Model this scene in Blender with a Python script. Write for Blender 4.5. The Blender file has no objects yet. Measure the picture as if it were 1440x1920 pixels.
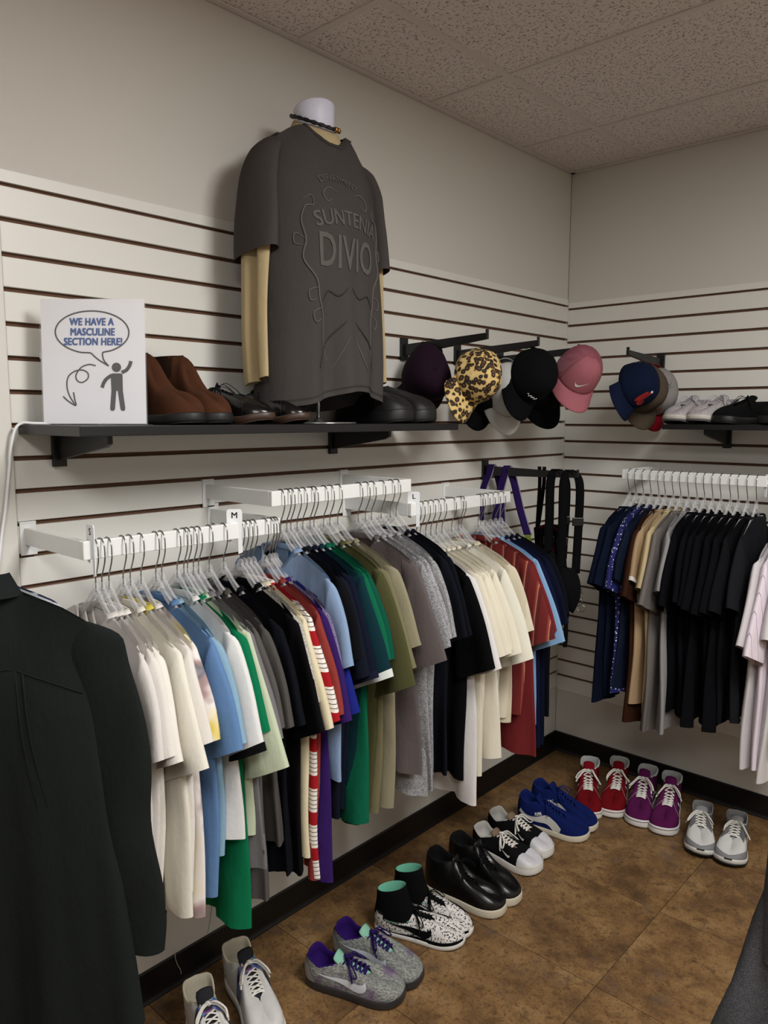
import bpy, math, random
import numpy as np
from mathutils import Vector, Matrix
random.seed(7)
PI = math.pi
scene = bpy.context.scene
COL = scene.collection

# ---------------------------------------------------------------- camera, light, exposure
cam = bpy.data.cameras.new('camera')
cam_ob = bpy.data.objects.new('camera', cam)
COL.objects.link(cam_ob)
cam.sensor_fit = 'VERTICAL'
cam.sensor_height = 36.0
cam.lens = 1422.14 / 1920 * 36.0
cam.clip_start = 0.02
_d = Vector((-0.67020, 0.73184, -0.12344)); _r = Vector((0.73735, 0.67551, 0.00156)); _u = Vector((-0.08453, 0.08997, 0.99235))
cam_ob.matrix_world = Matrix(((_r.x, _u.x, -_d.x, 1.8103), (_r.y, _u.y, -_d.y, -3.2415), (_r.z, _u.z, -_d.z, 1.6396), (0, 0, 0, 1)))
scene.camera = cam_ob
world = bpy.data.worlds.new('world'); scene.world = world
world.use_nodes = True
world.node_tree.nodes['Background'].inputs[0].default_value = (0.9, 0.92, 1.0, 1)
world.node_tree.nodes['Background'].inputs[1].default_value = 0.0
scene.view_settings.view_transform = 'Standard'
scene.view_settings.look = 'None'
scene.view_settings.gamma = 1.0
scene.view_settings.use_curve_mapping = False
scene.view_settings.exposure = -0.2
TROFFERS = [(2.1665, -1.9545, 8.0), (2.1665, -3.7833, 4.0), (3.3855, -2.5641, 2.5)]

# ---------------------------------------------------------------- helpers
def hexc(h):
    h = h.lstrip('#')
    c = [int(h[i:i + 2], 16) / 255 for i in (0, 2, 4)]
    return tuple(x / 12.92 if x <= .04045 else ((x + .055) / 1.055) ** 2.4 for x in c) + (1,)

def nmat(name):
    m = bpy.data.materials.new(name); m.use_nodes = True
    nt = m.node_tree
    return m, nt, nt.nodes['Principled BSDF']

def node(nt, kind, **kw):
    n = nt.nodes.new(kind)
    for k, v in kw.items():
        if k.startswith('i_'):
            n.inputs[k[2:].replace('_', ' ')].default_value = v
        else:
            setattr(n, k, v)
    return n

def mixcol(nt, fac, a, b):
    n = nt.nodes.new('ShaderNodeMix'); n.data_type = 'RGBA'
    for sock, v in ((n.inputs[0], fac), (n.inputs[6], a), (n.inputs[7], b)):
        if hasattr(v, 'is_output'): nt.links.new(v, sock)
        else: sock.default_value = v
    return n.outputs[2]

def ramp(nt, fac, stops, interp='LINEAR'):
    n = nt.nodes.new('ShaderNodeValToRGB'); n.color_ramp.interpolation = interp
    e = n.color_ramp.elements
    while len(e) < len(stops): e.new(0.5)
    for k, (p, c) in enumerate(stops):
        e[k].position = p; e[k].color = c
    nt.links.new(fac, n.inputs[0])
    return n.outputs[0]

def coords(nt, kind='Object', scale=(1, 1, 1), rot=(0, 0, 0)):
    t = nt.nodes.new('ShaderNodeTexCoord'); mp = nt.nodes.new('ShaderNodeMapping')
    mp.inputs['Scale'].default_value = scale; mp.inputs['Rotation'].default_value = rot
    nt.links.new(t.outputs[kind], mp.inputs[0])
    return mp.outputs[0]

def noise(nt, vec, scale, detail=3, rough=.6):
    n = node(nt, 'ShaderNodeTexNoise', i_Scale=scale, i_Detail=detail, i_Roughness=rough)
    nt.links.new(vec, n.inputs['Vector'])
    return n.outputs['Fac']

def bump(nt, bsdf, h, strength=.2, dist=.002):
    b = node(nt, 'ShaderNodeBump', i_Strength=strength, i_Distance=dist)
    nt.links.new(h, b.inputs['Height']); nt.links.new(b.outputs[0], bsdf.inputs['Normal'])

_mc = {}
def plain(name, h, rough=.5, metal=0.0, var=.06, scale=40, bmp=0.0, bscale=300, coat=0.0, spec=.5):
    if name in _mc: return _mc[name]
    m, nt, b = nmat(name)
    c = hexc(h); v = coords(nt)
    n = noise(nt, v, scale)
    dark = tuple(x * (1 - var * 2) for x in c[:3]) + (1,)
    nt.links.new(mixcol(nt, n, dark, c), b.inputs['Base Color'])
    b.inputs['Roughness'].default_value = rough; b.inputs['Metallic'].default_value = metal
    b.inputs['Coat Weight'].default_value = coat
    b.inputs['Specular IOR Level'].default_value = spec
    if bmp: bump(nt, b, noise(nt, v, bscale, 2), bmp, .002)
    _mc[name] = m
    return m

def fabric(h, kind='cotton'):
    key = 'fabric_' + kind + '_' + h
    if key in _mc: return _mc[key]
    m, nt, b = nmat(key)
    c = hexc(h); v = coords(nt)
    big = noise(nt, v, 9, 4)
    fine = noise(nt, v, {'heather': 260, 'tweed': 520}.get(kind, 420), 2)
    lo = tuple(x * .90 for x in c[:3]) + (1,)
    hi = tuple(min(1, x * 1.02) for x in c[:3]) + (1,)
    col = mixcol(nt, big, lo, hi)
    if kind in ('heather', 'tweed'):
        col = mixcol(nt, ramp(nt, fine, [(.38, (0, 0, 0, 1)), (.62, (1, 1, 1, 1))]), tuple(x * .6 for x in c[:3]) + (1,), tuple(min(1, x * 1.25) for x in c[:3]) + (1,))
    nt.links.new(col, b.inputs['Base Color'])
    b.inputs['Roughness'].default_value = .92
    b.inputs['Specular IOR Level'].default_value = .08
    crease = noise(nt, coords(nt, scale=(1, 1, .45)), 26, 3)
    a = node(nt, 'ShaderNodeMath', operation='MULTIPLY_ADD'); a.inputs[1].default_value = 6.0
    nt.links.new(crease, a.inputs[0]); nt.links.new(fine, a.inputs[2])
    bump(nt, b, a.outputs[0], .24, .0020)
    _mc[key] = m
    return m

def mesh(name, verts, faces, mat, parent=None, smooth=True, mats=None, fmat=None, loc=None, rot=None):
    me = bpy.data.meshes.new(name)
    me.from_pydata([tuple(v) for v in verts], [], faces)
    if mats:
        for mm in mats: me.materials.append(mm)
        if fmat:
            for p, k in zip(me.polygons, fmat): p.material_index = k
    else: me.materials.append(mat)
    if smooth:
        for p in me.polygons: p.use_smooth = True
    me.update()
    o = bpy.data.objects.new(name, me); COL.objects.link(o)
    if parent: o.parent = parent
    if loc: o.location = loc
    if rot: o.rotation_euler = rot
    return o

def thing(name, label, cat, loc=(0, 0, 0), rot=(0, 0, 0), group=None):
    o = bpy.data.objects.new(name, None); COL.objects.link(o)
    o.empty_display_size = .05
    o.location = loc; o.rotation_euler = rot
    return tag(o, label, cat, group)

def tag(o, label, cat, group=None):
    o['label'] = label; o['category'] = cat
    if group: o['group'] = group
    return o

def struct(o, label=None):
    o['kind'] = 'structure'
    if label: o['label'] = label
    return o

class MB:
    def __init__(s): s.v = []; s.f = []
    def add(s, v, f):
        k = len(s.v); s.v += [tuple(p) for p in v]; s.f += [tuple(i + k for i in q) for q in f]
        return s
    def box(s, x0, x1, y0, y1, z0, z1):
        return s.add([(x0, y0, z0), (x1, y0, z0), (x1, y1, z0), (x0, y1, z0), (x0, y0, z1), (x1, y0, z1), (x1, y1, z1), (x0, y1, z1)],
                     [(0, 3, 2, 1), (4, 5, 6, 7), (0, 1, 5, 4), (1, 2, 6, 5), (2, 3, 7, 6), (3, 0, 4, 7)])
    def prism(s, pts, n0, n1, axis):
        # polygon pts extruded along axis (0 x, 1 y, 2 z) from n0 to n1
        def P(a, b, n): return [(n, a, b), (a, n, b), (a, b, n)][axis]
        n = len(pts)
        v = [P(a, b, n0) for a, b in pts] + [P(a, b, n1) for a, b in pts]
        return s.add(v, [tuple(range(n))[::-1], tuple(range(n, 2 * n))] + [(i, (i + 1) % n, n + (i + 1) % n, n + i) for i in range(n)])
    def tube(s, pts, r, n=8, closed=False, flat=1.0, up=(0, 0, 1), cap=True):
        pts = [Vector(p) for p in pts]; N = len(pts); up = Vector(up)
        rr = r if hasattr(r, '__len__') else [r] * N
        v = []; f = []
        for i, p in enumerate(pts):
            a = pts[(i - 1) % N] if closed or i else p
            b = pts[(i + 1) % N] if closed or i < N - 1 else p
            t = (b - a)
            t = t.normalized() if t.length > 1e-9 else Vector((0, 0, 1))
            e = t.cross(up)
            if e.length < .05: e = t.cross(Vector((1, .3, .1)))
            e.normalize(); g = e.cross(t).normalized()
            for k in range(n):
                q = 2 * PI * k / n
                v.append(p + e * (rr[i] * math.cos(q)) + g * (rr[i] * flat * math.sin(q)))
        M_ = N if closed else N - 1
        for i in range(M_):
            for k in range(n):
                f.append((i * n + k, i * n + (k + 1) % n, ((i + 1) % N) * n + (k + 1) % n, ((i + 1) % N) * n + k))
        if cap and not closed:
            f.append(tuple(range(n))[::-1]); f.append(tuple((N - 1) * n + k for k in range(n)))
        return s.add(v, f)
    def grid(s, P, closed=False):
        # P rows of points
        R = len(P); C = len(P[0]); v = [q for row in P for q in row]; f = []
        for i in range(R - 1):
            for j in range(C if closed else C - 1):
                f.append((i * C + j, i * C + (j + 1) % C, (i + 1) * C + (j + 1) % C, (i + 1) * C + j))
        return s.add(v, f)
    def slab(s, P, off):
        # grid given thickness by offsets (vector, or one per point)
        R = len(P); C = len(P[0])
        Q = [[tuple(np.add(P[i][j], off[i][j] if isinstance(off, list) else off)) for j in range(C)] for i in range(R)]
        v = [q for r in P for q in r] + [q for r in Q for q in r]; n = R * C; f = []
        for i in range(R - 1):
            for j in range(C - 1):
                a, b, c, d = i * C + j, i * C + j + 1, (i + 1) * C + j + 1, (i + 1) * C + j
                f.append((a, b, c, d)); f.append((n + d, n + c, n + b, n + a))
        rim = [(0, j) for j in range(C)] + [(i, C - 1) for i in range(1, R)] + [(R - 1, j) for j in range(C - 2, -1, -1)] + [(i, 0) for i in range(R - 2, 0, -1)]
        for k in range(len(rim)):
            a = rim[k][0] * C + rim[k][1]; b = rim[(k + 1) % len(rim)][0] * C + rim[(k + 1) % len(rim)][1]
            f.append((b, a, n + a, n + b))
        return s.add(v, f)
    def build(s, name, mat, parent=None, smooth=True, bevel=0, sub=0, **kw):
        o = mesh(name, s.v, s.f, mat, parent, smooth, **kw)
        if bevel:
            b = o.modifiers.new('bevel', 'BEVEL'); b.width = bevel; b.segments = 2; b.limit_method = 'ANGLE'; b.angle_limit = .7
        if sub:
            b = o.modifiers.new('sub', 'SUBSURF'); b.levels = sub; b.render_levels = sub
        return o

def curve(pts, n=6, closed=False):
    # Catmull-Rom through pts
    P = [np.array(p, float) for p in pts]; N = len(P); out = []
    rng = range(N) if closed else range(N - 1)
    for i in rng:
        p0 = P[(i - 1) % N] if closed or i else P[0]; p1 = P[i]; p2 = P[(i + 1) % N]
        p3 = P[(i + 2) % N] if closed or i + 2 < N else P[-1]
        for k in range(n):
            t = k / n
            out.append(.5 * (2 * p1 + (p2 - p0) * t + (2 * p0 - 5 * p1 + 4 * p2 - p3) * t * t + (3 * p1 - p0 - 3 * p2 + p3) * t ** 3))
    if not closed: out.append(P[-1])
    return [tuple(q) for q in out]

def hermite(xs, ys):
    xs = np.array(xs, float); ys = np.array(ys, float)
    d = np.gradient(ys, xs)
    def f(x):
        x = min(max(x, xs[0]), xs[-1]); i = int(min(np.searchsorted(xs, x, 'right') - 1, len(xs) - 2))
        h = xs[i + 1] - xs[i]; t = (x - xs[i]) / h
        return float((2 * t ** 3 - 3 * t * t + 1) * ys[i] + (t ** 3 - 2 * t * t + t) * h * d[i] + (-2 * t ** 3 + 3 * t * t) * ys[i + 1] + (t ** 3 - t * t) * h * d[i + 1])
    return f

def sstep(a, b, x):
    t = min(1, max(0, (x - a) / (b - a))); return t * t * (3 - 2 * t)

def text_verts(s, size=1.0, bold=0.0, shear=0.0, spacing=1.0, xscale=1.0, res=3):
    # lettering as flat mesh data centred on the origin, in the xy plane
    cu = bpy.data.curves.new('lettering', 'FONT'); cu.body = s; cu.size = size; cu.align_x = 'CENTER'; cu.align_y = 'CENTER'
    cu.shear = shear; cu.space_character = spacing; cu.resolution_u = res
    o = bpy.data.objects.new('lettering', cu); COL.objects.link(o)
    dg = bpy.context.evaluated_depsgraph_get(); dg.update()
    me = bpy.data.meshes.new_from_object(o.evaluated_get(dg))
    v0 = [(p.co.x, p.co.y) for p in me.vertices]; f0 = [tuple(p.vertices) for p in me.polygons]
    bpy.data.objects.remove(o); bpy.data.curves.remove(cu); bpy.data.meshes.remove(me)
    v = []; f = []
    q = bold * size
    for dx, dy in ([(0, 0)] if not bold else [(-q, -q * .6), (q, -q * .6), (-q, q * .6), (q, q * .6), (0, 0)]):
        k = len(v); v += [((x + dx) * xscale, y + dy) for x, y in v0]; f += [tuple(i + k for i in p) for p in f0]
    return v, f
# ---------------------------------------------------------------- the room
H = 2.74; PITCH = .0762; XR = 4.6; YN = -6.2
ZL = 2.154; ZR = 2.14                       # top groove heights on the two slat walls

m_paint = plain('wall_paint', 'cfcbc3', .75, var=.02, scale=3, bmp=.12, bscale=160)
m_slat = plain('slat_melamine', 'dfddd6', .38, var=.02, scale=4)
m_lower = plain('lower_wall_paint', 'cfcbc3', .6, var=.03, scale=5)
m_mdf = plain('groove_fibreboard', '6a4a36', .9, var=.25, scale=30)
m_base = plain('vinyl_baseboard', '0e0d0d', .42, var=.1, scale=10)
m_tee_bar = plain('ceiling_tee_paint', 'd4ccc7', .55, var=.03)
m_grout = plain('floor_grout', '2c1d10', .8)

def tile_mat():
    m, nt, b = nmat('acoustic_ceiling_tile')
    v = coords(nt, 'Object')
    r1 = coords(nt, 'Object', (1, 2.6, 1), (0, 0, .5))
    fis = noise(nt, r1, 62, 2, .5); fis2 = noise(nt, coords(nt, 'Object', (2.4, 1, 1), (0, 0, .3)), 75, 2, .5)
    mul = node(nt, 'ShaderNodeMath', operation='MAXIMUM'); nt.links.new(fis, mul.inputs[0]); nt.links.new(fis2, mul.inputs[1])
    mask = ramp(nt, mul.outputs[0], [(.625, (0, 0, 0, 1)), (.675, (1, 1, 1, 1))])
    pin = node(nt, 'ShaderNodeTexVoronoi', i_Scale=230); nt.links.new(v, pin.inputs['Vector'])
    pm = ramp(nt, pin.outputs['Distance'], [(.12, (1, 1, 1, 1)), (.2, (0, 0, 0, 1))])
    base = mixcol(nt, noise(nt, v, 30), hexc('d6cdc8'), hexc('e4dcd7'))
    c1 = mixcol(nt, pm, base, hexc('bdb2aa'))
    nt.links.new(mixcol(nt, mask, c1, hexc('8d827a')), b.inputs['Base Color'])
    b.inputs['Roughness'].default_value = .95
    inv = node(nt, 'ShaderNodeMath', operation='SUBTRACT'); inv.inputs[0].default_value = 1; nt.links.new(mask, inv.inputs[1])
    bump(nt, b, inv.outputs[0], .8, .003)
    return m
def floor_mat():
    m, nt, b = nmat('slate_look_vinyl_tile')
    t = nt.nodes.new('ShaderNodeTexCoord'); info = nt.nodes.new('ShaderNodeObjectInfo')
    add = node(nt, 'ShaderNodeVectorMath', operation='ADD'); sc = node(nt, 'ShaderNodeVectorMath', operation='SCALE')
    comb = nt.nodes.new('ShaderNodeCombineXYZ')
    for k in range(3): nt.links.new(info.outputs['Random'], comb.inputs[k])
    nt.links.new(comb.outputs[0], sc.inputs[0]); sc.inputs['Scale'].default_value = 37.0
    nt.links.new(t.outputs['Object'], add.inputs[0]); nt.links.new(sc.outputs[0], add.inputs[1])
    v = add.outputs[0]
    n1 = noise(nt, v, 6, 6, .65); n2 = noise(nt, v, 34, 7, .72); n3 = noise(nt, v, 120, 5, .7)
    c = ramp(nt, n1, [(.30, hexc('4d3a28')), (.44, hexc('6f5335')), (.55, hexc('846540')), (.68, hexc('937550'))])
    c2 = mixcol(nt, ramp(nt, n2, [(.50, (0, 0, 0, 1)), (.66, (.9, .9, .9, 1))]), c, hexc('563f28'))
    c3 = mixcol(nt, ramp(nt, n3, [(.53, (0, 0, 0, 1)), (.66, (.75, .75, .75, 1))]), c2, hexc('3a2a1a'))
    gm = node(nt, 'ShaderNodeMath', operation='MULTIPLY'); gm.inputs[1].default_value = .5
    nt.links.new(ramp(nt, noise(nt, v, 11, 3), [(.56, (0, 0, 0, 1)), (.72, (1, 1, 1, 1))]), gm.inputs[0])
    c4 = mixcol(nt, gm.outputs[0], c3, hexc('5b4d45'))
    nt.links.new(c4, b.inputs['Base Color'])
    b.inputs['Roughness'].default_value = .5
    b.inputs['Specular IOR Level'].default_value = .35
    bump(nt, b, n2, .25, .0015)
    return m
m_tile = tile_mat(); m_floor = floor_mat()

# floor with its 18-inch vinyl tiles
fl = struct(MB().box(-.03, XR, YN, .03, -.05, -.0022).build('floor', m_grout, smooth=False), 'brown stone-look vinyl tile floor')
TS = .457; xs = [0.0, .445]; ys = [0.0, -.423]
while xs[-1] < XR: xs.append(min(XR, xs[-1] + TS))
while ys[-1] > YN: ys.append(max(YN, ys[-1] - TS))
tile_me = {}
for a, b in zip(xs[:-1], xs[1:]):
    for c, d in zip(ys[:-1], ys[1:]):
        w, l = round(b - a, 3), round(c - d, 3)
        if (w, l) not in tile_me:
            g = .0011
            o = MB().box(-w / 2 + g, w / 2 - g, -l / 2 + g, l / 2 - g, -.002, 0).build('floor_tile', m_floor, fl, smooth=False)
            tile_me[(w, l)] = o.data
        else:
            o = bpy.data.objects.new('floor_tile', tile_me[(w, l)]); COL.objects.link(o); o.parent = fl
        o.location = ((a + b) / 2, (c + d) / 2, 0)

# ceiling: lay-in tiles on exposed tees
ce = struct(MB().box(-.03, XR, YN, .03, H + .03, H + .08).build('ceiling', m_tee_bar, smooth=False), 'suspended ceiling of speckled acoustic tiles')
cx = [0.0, .338]; cy = [0.0, -.43]
while cx[-1] < XR: cx.append(min(XR, cx[-1] + 1.2192))
while cy[-1] > YN: cy.append(max(YN, cy[-1] - .6096))
lamp_cells = [(t[0], t[1]) for t in TROFFERS]
tile_me = {}
for a, b in zip(cx[:-1], cx[1:]):
    for c, d in zip(cy[:-1], cy[1:]):
        if any(a < lx < b and d < ly < c for lx, ly in lamp_cells): continue
        w, l = round(b - a, 3), round(c - d, 3)
        if (w, l) not in tile_me:
            o = MB().box(-w / 2, w / 2, -l / 2, l / 2, 0, .016).build('ceiling_tile', m_tile, ce, smooth=False)
            tile_me[(w, l)] = o.data
        else:
            o = bpy.data.objects.new('ceiling_tile', tile_me[(w, l)]); COL.objects.link(o); o.parent = ce
        o.location = ((a + b) / 2, (c + d) / 2, H + .003)
for x in cx[1:-1]: MB().box(x - .012, x + .012, YN, 0, H - .001, H + .003).build('ceiling_tee', m_tee_bar, ce, smooth=False)
for y in cy[1:-1]: MB().box(0, XR, y - .012, y + .012, H - .0008, H + .0028).build('ceiling_tee', m_tee_bar, ce, smooth=False)
MB().box(0, .02, YN, 0, H - .002, H + .002).build('wall_angle', m_tee_bar, ce, smooth=False)
MB().box(0, XR, -.02, 0, H - .002, H + .002).build('wall_angle', m_tee_bar, ce, smooth=False)

# recessed fluorescent troffers
m_lens, nt, b = nmat('troffer_lens')
b.inputs['Base Color'].default_value = (.9, .9, .9, 1); b.inputs['Emission Color'].default_value = (1.0, .985, .96, 1); b.inputs['Emission Strength'].default_value = 1.5
for k, (x, y, pw) in enumerate(TROFFERS):
    tn = ('hooks', 'aisle', 'shop')[k]
    t = thing('ceiling_light_' + tn + '_offscreen', ['recessed ceiling troffer light nearest the cap hooks', 'recessed ceiling troffer light above the shopping aisle', 'recessed ceiling troffer light deep in the shop'][k], 'light', (x, y, H), group='recessed ceiling lights')
    MB().box(-.60, .60, -.295, .295, .004, .010).build('lens_' + tn + '_offscreen', m_lens, t, smooth=False)
    fr = MB()
    for q in ((-.609, -.585, -.304, .304), (.585, .609, -.304, .304), (-.609, .609, -.304, -.28), (-.609, .609, .28, .304)): fr.box(*q, -.001, .006)
    fr.build('frame', m_tee_bar, t, smooth=False)
    L = bpy.data.lights.new('troffer_lamp_' + tn + '_offscreen', 'AREA'); L.shape = 'RECTANGLE'; L.size = 1.16; L.size_y = .55; L.energy = pw * 10; L.color = (1.0, .985, .96)
    lo = bpy.data.objects.new('troffer_lamp_' + tn + '_offscreen', L); COL.objects.link(lo); lo.parent = t; lo.location = (0, 0, -.004)

# walls
def slatwall(wall, axis, ztop, spans, first_z):
    # slats proud of the brown groove backing; axis 0: wall x=0 running along y; axis 1: wall y=0 running along x
    prof = lambda z0, z1: [(z0, -.012), (z0, -.001), (z0 + .001, 0), (z1 - .001, 0), (z1, -.001), (z1, -.012)]
    for k in range(24):
        z1 = ztop - k * PITCH - .0054; z0 = z1 - PITCH + .0108
        if k == 23: z0 = ztop - 24 * PITCH
        for a, b in spans:
            mb = MB()
            P = prof(z0, z1)
            if axis == 0:
                n = len(P); v = [(x, a, z) for z, x in P] + [(x, b, z) for z, x in P]
            else:
                n = len(P); v = [(a, x * -1, z) for z, x in P] + [(b, x * -1, z) for z, x in P]
            mb.add(v, [tuple(range(n)), tuple(range(2 * n - 1, n - 1, -1))] + [(i, n + i, n + (i + 1) % n, (i + 1) % n) for i in range(n)])
            mb.build('slat', m_slat, wall, smooth=False)

wl = struct(MB().box(-.12, -.0122, YN, .0122, 0, H + .02).build('wall_left', m_paint, smooth=False), 'off-white wall with slatted display panels')
MB().box(-.0122, -.003, YN, -.0006, ZL + .0305, H + .02).build('upper_panel', m_paint, wl, smooth=False)
MB().box(-.0122, -.003, YN, -2.5285, .0, ZL + .030).build('upper_panel', m_paint, wl, smooth=False)
MB().box(-.0121, -.0105, -2.528, -.0006, ZL - 24 * PITCH, ZL + .004).build('groove_backing', m_mdf, wl, smooth=False)
slatwall(wl, 0, ZL, [(-2.528, -.1162), (-.1150, -.0006)], 0)
MB().box(-.0121, -.0003, -2.528, -.0006, ZL + .004, ZL + .030).build('slat', m_slat, wl, smooth=False)
MB().box(-.0122, -.0012, -2.528, -.0006, .0, ZL - 24 * PITCH - .0008).build('lower_panel', m_lower, wl, smooth=False)

wr = struct(MB().box(-.12, XR, .0122, .12, 0, H + .02).build('wall_right', m_paint, smooth=False), 'off-white end wall with slatted display panels')
MB().box(-.003, XR, .003, .0122, ZR + .0285, H + .02).build('upper_panel', m_paint, wr, smooth=False)
MB().box(0, XR, .0105, .0121, ZR - 24 * PITCH, ZR + .004).build('groove_backing', m_mdf, wr, smooth=False)
slatwall(wr, 1, ZR, [(.0, 2.438), (2.4395, XR)], 0)
MB().box(0, XR, .0003, .0121, ZR + .004, ZR + .028).build('slat', m_slat, wr, smooth=False)
MB().box(0, XR, .0012, .0122, .0, ZR - 24 * PITCH - .0008).build('lower_panel', m_lower, wr, smooth=False)
struct(MB().box(XR, XR + .1, YN, .12, 0, H + .02).build('wall_far', m_paint, smooth=False), 'plain painted wall behind the shop floor')
struct(MB().box(-.12, XR + .1, YN - .1, YN, 0, H + .02).build('wall_back', m_paint, smooth=False), 'plain painted wall at the shop entrance')
def baseboard(name, pts, axis, a, b, lab):
    o = MB().prism(pts, a, b, axis).build(name, m_base, smooth=False); struct(o, lab)
bp = [(-.003, 0), (.010, 0), (.010, .003), (.006, .010), (.004, .016), (.004, .094), (.002, .098), (-.003, .098)]
o = MB().add([(x, YN, z) for x, z in bp] + [(x, 0, z) for x, z in bp], [tuple(range(8)), tuple(range(15, 7, -1))] + [(i, 8 + i, 8 + (i + 1) % 8, (i + 1) % 8) for i in range(8)]).build('baseboard_left', m_base, smooth=False); struct(o, 'black vinyl cove baseboard under the left rails')
o = MB().add([(0, -x, z) for x, z in bp] + [(XR, -x, z) for x, z in bp], [tuple(range(8)), tuple(range(15, 7, -1))] + [(i, 8 + i, 8 + (i + 1) % 8, (i + 1) % 8) for i in range(8)]).build('baseboard_right', m_base, smooth=False); struct(o, 'black vinyl cove baseboard under the right rail')
# casing at the end of the slat wall, with a white curtain panel beyond it
m_trim = plain('trim_gloss_white', 'd9d6cf', .4, var=.02)
o = MB().box(-.002, .012, -2.585, -2.532, .10, 2.35).build('trim_1', m_trim, smooth=False, bevel=.003); struct(o, 'white vertical casing at the end of the slat wall')
P = [[(.012 + .012 * math.sin(j * 1.25), -2.60 - j * .022, z) for j in range(24)] for z in (2.35, 1.2, .11)]
cu = MB().slab(P, (.003, 0, 0)).build('curtain', fabric('e6e4de'))
tag(cu, 'white curtain hanging beside the casing at the slat wall end', 'curtain')
# hairline crack and a loose thread low on the left wall
MB().tube(curve([(-.0005, -2.04 + dy, z) for dy, z in ((0, .36), (.006, .30), (-.003, .26), (.012, .2), (.004, .14), (-.006, .102))]), .0007, 4).build('wall_crack', plain('crack_plaster', '55504a', .9), wl)
tag(MB().tube(curve([(.004, -2.16, .115), (.008, -2.162, .09), (.012, -2.158, .07), (.013, -2.15, .05), (.0125, -2.148, .035)]), .0009, 4).build('loose_thread', plain('thread_white', 'cfccc6', .9)), 'loose white thread stuck on the black baseboard', 'thread')
# ---------------------------------------------------------------- rails, hangers, shirts
m_rail = plain('rail_white_enamel', 'e9eae8', .32, var=.02)
m_black = plain('black_powder_coat', '0b0b0c', .45, var=.1)
m_wire = plain('chrome_wire', 'a9a9a6', .22, 1.0, var=.05)
m_tagw = plain('white_plastic_tag', 'eef0f2', .45, var=.01)
m_ink = plain('black_ink', '101012', .6)

def clear_plastic():
    m, nt, b = nmat('clear_hanger_plastic')
    b.inputs['Base Color'].default_value = (.93, .93, .95, 1); b.inputs['Roughness'].default_value = .12
    b.inputs['Specular IOR Level'].default_value = .9
    lw = node(nt, 'ShaderNodeLayerWeight', i_Blend=.42)
    r = ramp(nt, lw.outputs['Facing'], [(.0, (.10, .10, .10, 1)), (.55, (.24, .24, .24, 1)), (1, (.8, .8, .8, 1))])
    nt.links.new(r, b.inputs['Alpha'])
    return m
m_clear = clear_plastic()

def rail(name, label, wall, c0, c1, ztop, out=.295, group='white hang rails on the slat walls'):
    # U-shaped hang rail: front bar, two arms, two slat-wall plates.  wall 0: along y at x=out; wall 1: along x at y=-out
    t = thing(name, label, 'clothes rail', (0, 0, 0), group=group)
    W = lambda n, o, z: (o, n, z) if wall == 0 else (n, -o, z)
    def wbox(part, n0, n1, o0, o1, z0, z1, bev=.0015):
        a = W(n0, o0, z0); b = W(n1, o1, z1)
        return MB().box(min(a[0], b[0]), max(a[0], b[0]), min(a[1], b[1]), max(a[1], b[1]), z0, z1).build(part, m_rail, t, smooth=False, bevel=bev)
    wbox('bar', c0, c1, out - .013, out, ztop - .040, ztop, .002)
    for n0 in (c0, c1 - .013):
        wbox('arm', n0, n0 + .013, .004, out - .0132, ztop - .040, ztop, .0015)
        wbox('wall_plate', n0 - .010, n0 + .028, .0005, .0038, ztop - .065, ztop + .010, .0008)
        wbox('plate_lip', n0 - .010, n0 + .028, -.006, .0045, ztop + .0102, ztop + .0145, .0005)
    return t

_hk = None
def hanger(loc, rz, label, group):
    global _hk
    t = thing('clothes_hanger', label, 'hanger', loc, (0, 0, rz), group)
    if _hk is None:
        hk = MB().tube(curve([(-.018, 0, -.030), (-.0165, 0, -.012), (-.010, 0, -.0008), (-.001, 0, .0022), (.009, 0, -.0005), (.0165, 0, -.011), (.0185, 0, -.026), (.017, 0, -.045), (.008, 0, -.066), (.001, 0, -.080), (0, 0, -.093), (0, 0, -.112)], 5), .0016, 7).build('hook', m_wire, t)
        nk = MB().tube(curve([(0, 0, -.092), (0, 0, -.098), (0, 0, -.108), (0, 0, -.122)], 3), [.0045, .006, .0085, .0095, .011, .012, .0125, .012, .0125, .012][:10], 8, flat=.55, up=(0, 1, 0))
        for sg in (-1, 1):
            for dz, r in ((0, .0032), (-.016, .0028)):
                nk.tube(curve([(sg * .004, 0, -.106 + dz * .6), (sg * .020, 0, -.114 + dz), (sg * .048, 0, -.139 + dz), (sg * .10, 0, -.170 + dz), (sg * .15, 0, -.194 + dz), (sg * .182, 0, -.210 + dz * .7)], 4), r, 6)
            C = curve([(sg * .004, 0, -.110), (sg * .020, 0, -.122), (sg * .048, 0, -.147), (sg * .10, 0, -.178), (sg * .15, 0, -.202), (sg * .182, 0, -.216)], 3)
            nk.slab([[(x, -.0009, z + .008) for x, y, z in C], [(x, -.0009, z - .008) for x, y, z in C]], (0, .0018, 0))
        bo = nk.build('hanger_body', m_clear, t)
        _hk = (hk.data, bo.data)
    else:
        for nm, me in zip(('hook', 'hanger_body'), _hk):
            o = bpy.data.objects.new(nm, me); COL.objects.link(o); o.parent = t
    return t

def ztop_line(u):
    # the hanger's shoulder line under the cloth
    u = abs(u)
    return float(np.interp(u, [0, .05, .10, .16, .205, .235, .27], [-.120, -.141, -.163, -.187, -.212, -.240, -.290]))

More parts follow.
